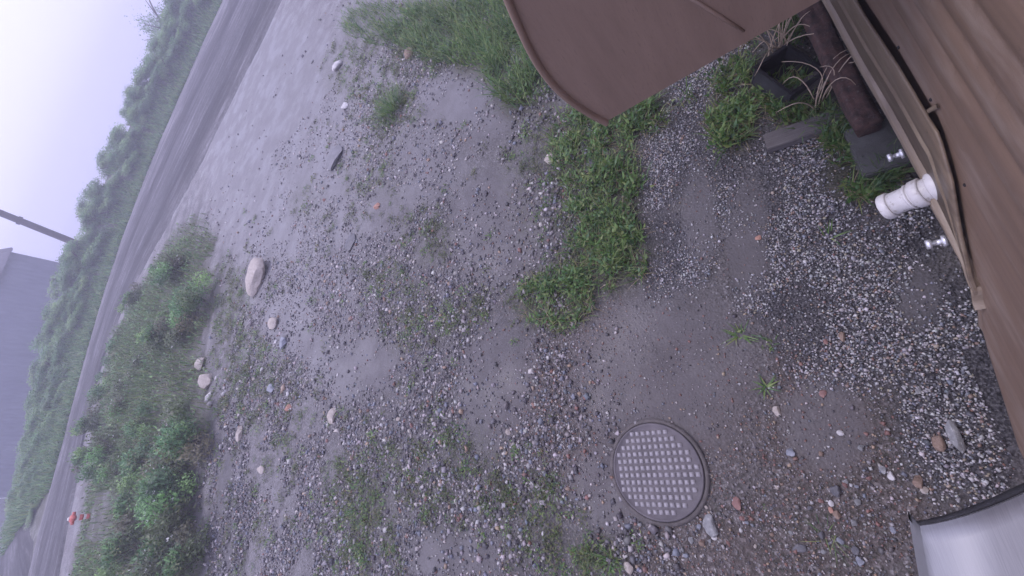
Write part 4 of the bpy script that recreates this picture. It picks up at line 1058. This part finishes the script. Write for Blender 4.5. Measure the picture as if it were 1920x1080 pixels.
for row, (off, hs, step) in enumerate(((1.9, .72, 1.35), (3.1, 0.95, 1.5), (4.7, 1.05, 1.9))):
    s = 33.2 + row * .5
    while s < dF_[-1] * .72:
        k = min(max(int(np.searchsorted(dF_, s)) - 1, 0), len(ROAD_FAR) - 2); f = (s - dF_[k]) / (dF_[k + 1] - dF_[k])
        q = ROAD_FAR[k] + (ROAD_FAR[k + 1] - ROAD_FAR[k]) * f; T = ROAD_FAR[k + 1] - ROAD_FAR[k]; T = T / np.linalg.norm(T)
        q = q + np.array([-T[1], T[0]]) * (off + rng.normal() * .35)
        u_ = (q[0] + 4) / 24.0                                # low at the left end, tall at the right
        h = .58 * hs * np.interp(u_, [-.5, .12, .3, .55, .8, 1.1], [.28, .34, .54, .80, .80, .82]) * rng.uniform(.88, 1.12)
        o = hp_[cnt] if cnt < 5 else copy_thing(hp_[cnt % 5])
        o.location = (q[0], q[1], gz(*q) - .05); o.rotation_euler = (0, 0, rng.random() * 6.28); o.scale = (rng.uniform(.8, 1.15) * min(1.3, .5 + h * .6), rng.uniform(.8, 1.15) * min(1.3, .5 + h * .6), h)
        cnt += 1; s += .72 * step * rng.uniform(.8, 1.2) * min(1.3, .6 + .5 * h)
VG = 'shrubs on the verge between yard and road'
vp = [make_shrub('verge_shrub', shrub_proto(2200, .75, .75, .085, HEDGE + DULL, 600 + i, blossoms=(26 if i % 2 else 0)), 'low leafy shrub on the grassy verge between yard and road', VG) for i in range(4)]
vs_ = [(255, 560), (300, 520), (215, 650), (250, 690), (300, 640), (330, 610), (185, 730), (225, 760), (170, 800), (215, 840), (265, 800), (310, 790), (165, 850), (215, 890), (260, 870), (300, 860), (175, 915), (245, 960), (280, 930), (320, 900), (200, 1045), (255, 1020), (310, 980), (340, 830), (290, 1060), (340, 1050), (330, 500), (360, 560)]
vs_ = [q for q in vs_ if math.hypot(q[0] - 160, q[1] - 958) > 78]
for i, (px, py) in enumerate(vs_):
    c = gp(px, py, .25); o = vp[i] if i < 4 else copy_thing(vp[i % 4]); s = rng.uniform(.42, .78)
    o.location = (c[0], c[1], gz(c[0], c[1]) - .03); o.rotation_euler = (0, 0, rng.random() * 6.28); o.scale = (s, s, s * rng.uniform(.75, 1.2))

# a taller tree fading into the fog at the top of the photo
tq = at_dist(300, 45, 42.0)
tree = empty('fog_tree', (tq[0], tq[1], gz(tq[0], tq[1]))); tag(tree, 'hazy spreading tree fading in the fog behind the right end of the hedge', 'tree')
(v, f, c), st_, _ = shrub_proto(6500, 2.3, 3.7, .17, HEDGE, 777)
v = v + np.array([0, 0, 1.0]); mesh_from('crown', v, f, M_LEAF, tree, attr=dict(col=c))
ps = [tube([(0, 0, -.2), (.1, .05, 1.2), (.15, -.1, 2.6), (.1, 0, 3.6)], [.2, .15, .11, .04], 9)]
for j in range(7):
    a = j * .9; z0 = 1.2 + j * .35; ps.append(tube([(.1, 0, z0), (math.cos(a) * .8, math.sin(a) * .8, z0 + .8), (math.cos(a) * 1.6, math.sin(a) * 1.6, z0 + 1.5)], [.07, .05, .015], 6))
V, F = join(ps); mesh_from('trunk', V, F, M_STEM, tree, smooth=True)

# ------------------------------------------------------------------ marker post, pole, sheds
M_RED = noisy_mat('red_paint', (0.42, 0.075, 0.055), (0.55, 0.13, 0.10), scale=30, rough=0.5, bump=.05)
M_WHT = noisy_mat('white_paint', (0.68, 0.65, 0.60), (0.80, 0.78, 0.74), scale=30, rough=0.5, bump=.05)
hb = gp(186, 965); hb[2] = gz(hb[0], hb[1])
tp = at_dist(131, 966, math.hypot(hb[0], hb[1])); H = tp[2] - hb[2]
post = empty('marker_post', tuple(hb)); post.rotation_euler = (0, R_(-3), 0); tag(post, 'short red and white banded marker post with a red head at the roadside', 'post')
def seg(nm, z0, z1, r0, r1, mat, n=14):
    V, F = tube([(0, 0, z0 * H), (0, 0, (z0 + .004) * H), (0, 0, (z1 - .004) * H), (0, 0, z1 * H)], [r0 * .9, r0, r1, r1 * .9], n); return mesh_from(nm, V, F, mat, post)
V, F = tube([(.05, .03, -.1), (.02, .01, .12 * H), (0, 0, .3 * H)], [.014, .016, .02], 8); mesh_from('stake', V, F, M_WHT, post, smooth=True)
seg('band', .22, .36, .045, .050, M_RED); seg('band', .36, .47, .046, .046, M_WHT); seg('band', .47, .62, .055, .055, M_RED); seg('band', .62, .72, .050, .05, M_WHT)
sv = ICO[0] * [.085, .085, .14 * H] + [0, 0, .86 * H]; head = mesh_from('head', sv, ICO[1], M_RED, post, smooth=True)
for a in (0.3, 1.9, 3.5, 5.0):
    V, F = tube([(math.cos(a) * .05, math.sin(a) * .05, .84 * H), (math.cos(a) * .12, math.sin(a) * .12, .84 * H)], .028, 10); mesh_from('nozzle', V, F, M_RED, head)
V, F = tube([(0, 0, .97 * H), (0, 0, 1.04 * H)], .03, 8); mesh_from('cap_nut', V, F, M_WHT, head)

M_POLE = noisy_mat('weathered_pole', (0.06, 0.05, 0.055), (0.12, 0.10, 0.105), scale=4, rough=0.9, bump=.5, stretch=(10, 10, 1))
pb = at_dist(150, 459, 31.0); pbz = gz(pb[0], pb[1])
pole = empty('utility_pole', (pb[0], pb[1], pbz)); tag(pole, 'dark wooden utility pole leaning slightly behind the hedge beside the big shed', 'pole')
q = at_dist(0, 399, 31.0); dirp = (q - np.array([pb[0], pb[1], pb[2]])); dirp /= np.linalg.norm(dirp); base = np.array([pb[0], pb[1], pb[2]]) - dirp * (pb[2] - pbz + .3) / dirp[2]
rel = base - np.array([pb[0], pb[1], pbz])
t = np.linspace(0, 8.2, 12); V, F = tube(rel + dirp * t[:, None], np.linspace(.17, .125, 12), 14); mesh_from('shaft', V, F, M_POLE, pole, smooth=True)
for s, a in ((2.6, .6), (3.7, 3.4)):
    c_ = rel + dirp * s; V, F = tube([c_, c_ + np.array([math.cos(a), math.sin(a), .15]) * .32], .022, 7); mesh_from('step_bolt', V, F, M_RUST, pole)
    bm = bmesh.new(); box_bm(bm, tuple(c_ - [.20, .05, .07]), tuple(c_ + [.20, .05, .07]), .01); from_bm('bracket', bm, M_POLE, pole)

def metal_sheet(name, c1, c2, period):
    m, nt, b = new_mat(name); Lk = nt.links.new
    tc = nd(nt, 'ShaderNodeTexCoord'); n1 = nd(nt, 'ShaderNodeTexNoise', Scale=.8, Detail=5.0); Lk(tc.outputs['Object'], n1.inputs['Vector'])
    r = ramp(nt, [(.3, c1), (.7, c2)]); Lk(n1.outputs['Fac'], r.inputs[0]); Lk(r.outputs[0], b.inputs['Base Color']); b.inputs['Roughness'].default_value = .6
    return m
M_SHEET = metal_sheet('grey_sheet_cladding', (0.115, 0.122, 0.165), (0.15, 0.157, 0.20), .25)
M_SHEET2 = metal_sheet('pale_sheet_cladding', (0.42, 0.42, 0.44), (0.52, 0.52, 0.54), .25)
M_SHEET3 = metal_sheet('dark_cladding', (0.07, 0.06, 0.08), (0.10, 0.09, 0.11), .25)
def shed(name, A, B, ze, zb, depth, mat, roofmat, label, rise=1.4):
    """a ribbed-sheet shed whose front runs from A to B"""
    A = np.array(A, float); B = np.array(B, float); d = B - A; Lw = np.linalg.norm(d); d /= Lw; nr = np.array([-d[1], d[0]])
    if nr @ A < 0: nr = -nr                      # pointing away from the camera
    root = empty(name, (A[0], A[1], zb)); tag(root, label, 'shed')
    nx = int(Lw / .065); s = np.linspace(0, Lw, nx); rib = np.where((np.arange(nx) % 4) < 2, -.03, 0.0)
    def wall_(nm, o0, dd, nn, h0, h1, ss, rb):
        P = np.array([np.r_[o0 + dd * a + nn * c, 0] for a, c in zip(ss, rb)]); lo = P.copy(); lo[:, 2] = 0; hi = P.copy(); hi[:, 2] = np.interp(ss, [ss[0], ss[-1]], [h0, h1])
        V = np.stack([lo, hi], 1).reshape(-1, 3); mesh_from(nm, V, grid_faces(len(ss), 2), mat, root)
    h = ze - zb; z2 = np.zeros(2)
    wall_('wall', z2, d, nr, h, h, s, rib)
    ns = int(depth / 2 / .065); s2 = np.linspace(0, depth / 2, ns); rb2 = np.where((np.arange(ns) % 4) < 2, .03, 0.0)
    for o0, sg in ((z2, -1), (d * Lw, 1)):
        wall_('gable_wall', o0, nr, d * sg, h, h + rise, s2, rb2); wall_('gable_wall', o0 + nr * depth, -nr, d * sg, h, h + rise, s2, rb2)
    wall_('wall', nr * depth, d, -nr, h, h, s, rib)
    nx2 = int(Lw / .1); s3 = np.linspace(-.25, Lw + .25, nx2); rb3 = np.where((np.arange(nx2) % 3) < 1, .04, 0.0)
    for o0, nn in ((-nr * .3, nr), (nr * (depth + .3), -nr)):
        lo = np.array([np.r_[o0 + d * a, h - .05 + c] for a, c in zip(s3, rb3)]); hi = np.array([np.r_[o0 + nn * (depth / 2 + .3) + d * a, h + rise + .1 + c] for a, c in zip(s3, rb3)])
        lo2 = lo - [0, 0, .06]
        V = np.stack([lo2, lo, hi], 1).reshape(-1, 3); mesh_from('roof', V, grid_faces(nx2, 3), roofmat, root)
    return root
g1, g2 = at_dist(110, 493, 39.5), at_dist(62, 928, 39.5)
shed('shed', g2[:2], g1[:2], 3.25, -2.6, 10, M_SHEET, M_SHEET3, 'long dark blue-grey metal shed looming in the fog behind the hedge')
g3, g4 = at_dist(55, 932, 43.0), at_dist(50, 1028, 43.0)
shed('shed', g4[:2], g3[:2], 0.8, -3.0, 6, M_SHEET2, M_SHEET2, 'pale grey metal shed between the long dark shed and the low purple-grey one', .8)
g5, g6 = at_dist(45, 1032, 37.0), at_dist(45, 1160, 37.0)
shed('shed', g6[:2], g5[:2], 0.6, -3.0, 6, M_SHEET3, M_SHEET3, 'low dark purple-grey shed at the far left beyond the road fork', .7)

# ------------------------------------------------------------------ haze
bm = bmesh.new(); box_bm(bm, (-520, -520, -14), (520, 520, 11.0)); hz = from_bm('haze', bm)
m = bpy.data.materials.new('fog'); m.use_nodes = True; nt = m.node_tree; nt.nodes.clear()
o_ = nt.nodes.new('ShaderNodeOutputMaterial'); pv = nt.nodes.new('ShaderNodeVolumePrincipled')
pv.inputs['Color'].default_value = (0.865, 0.87, 1.0, 1); pv.inputs['Density'].default_value = 0.0095; pv.inputs['Anisotropy'].default_value = 0.2
nt.links.new(pv.outputs[0], o_.inputs['Volume']); hz.data.materials.append(m)
tag(hz, kind='stuff')
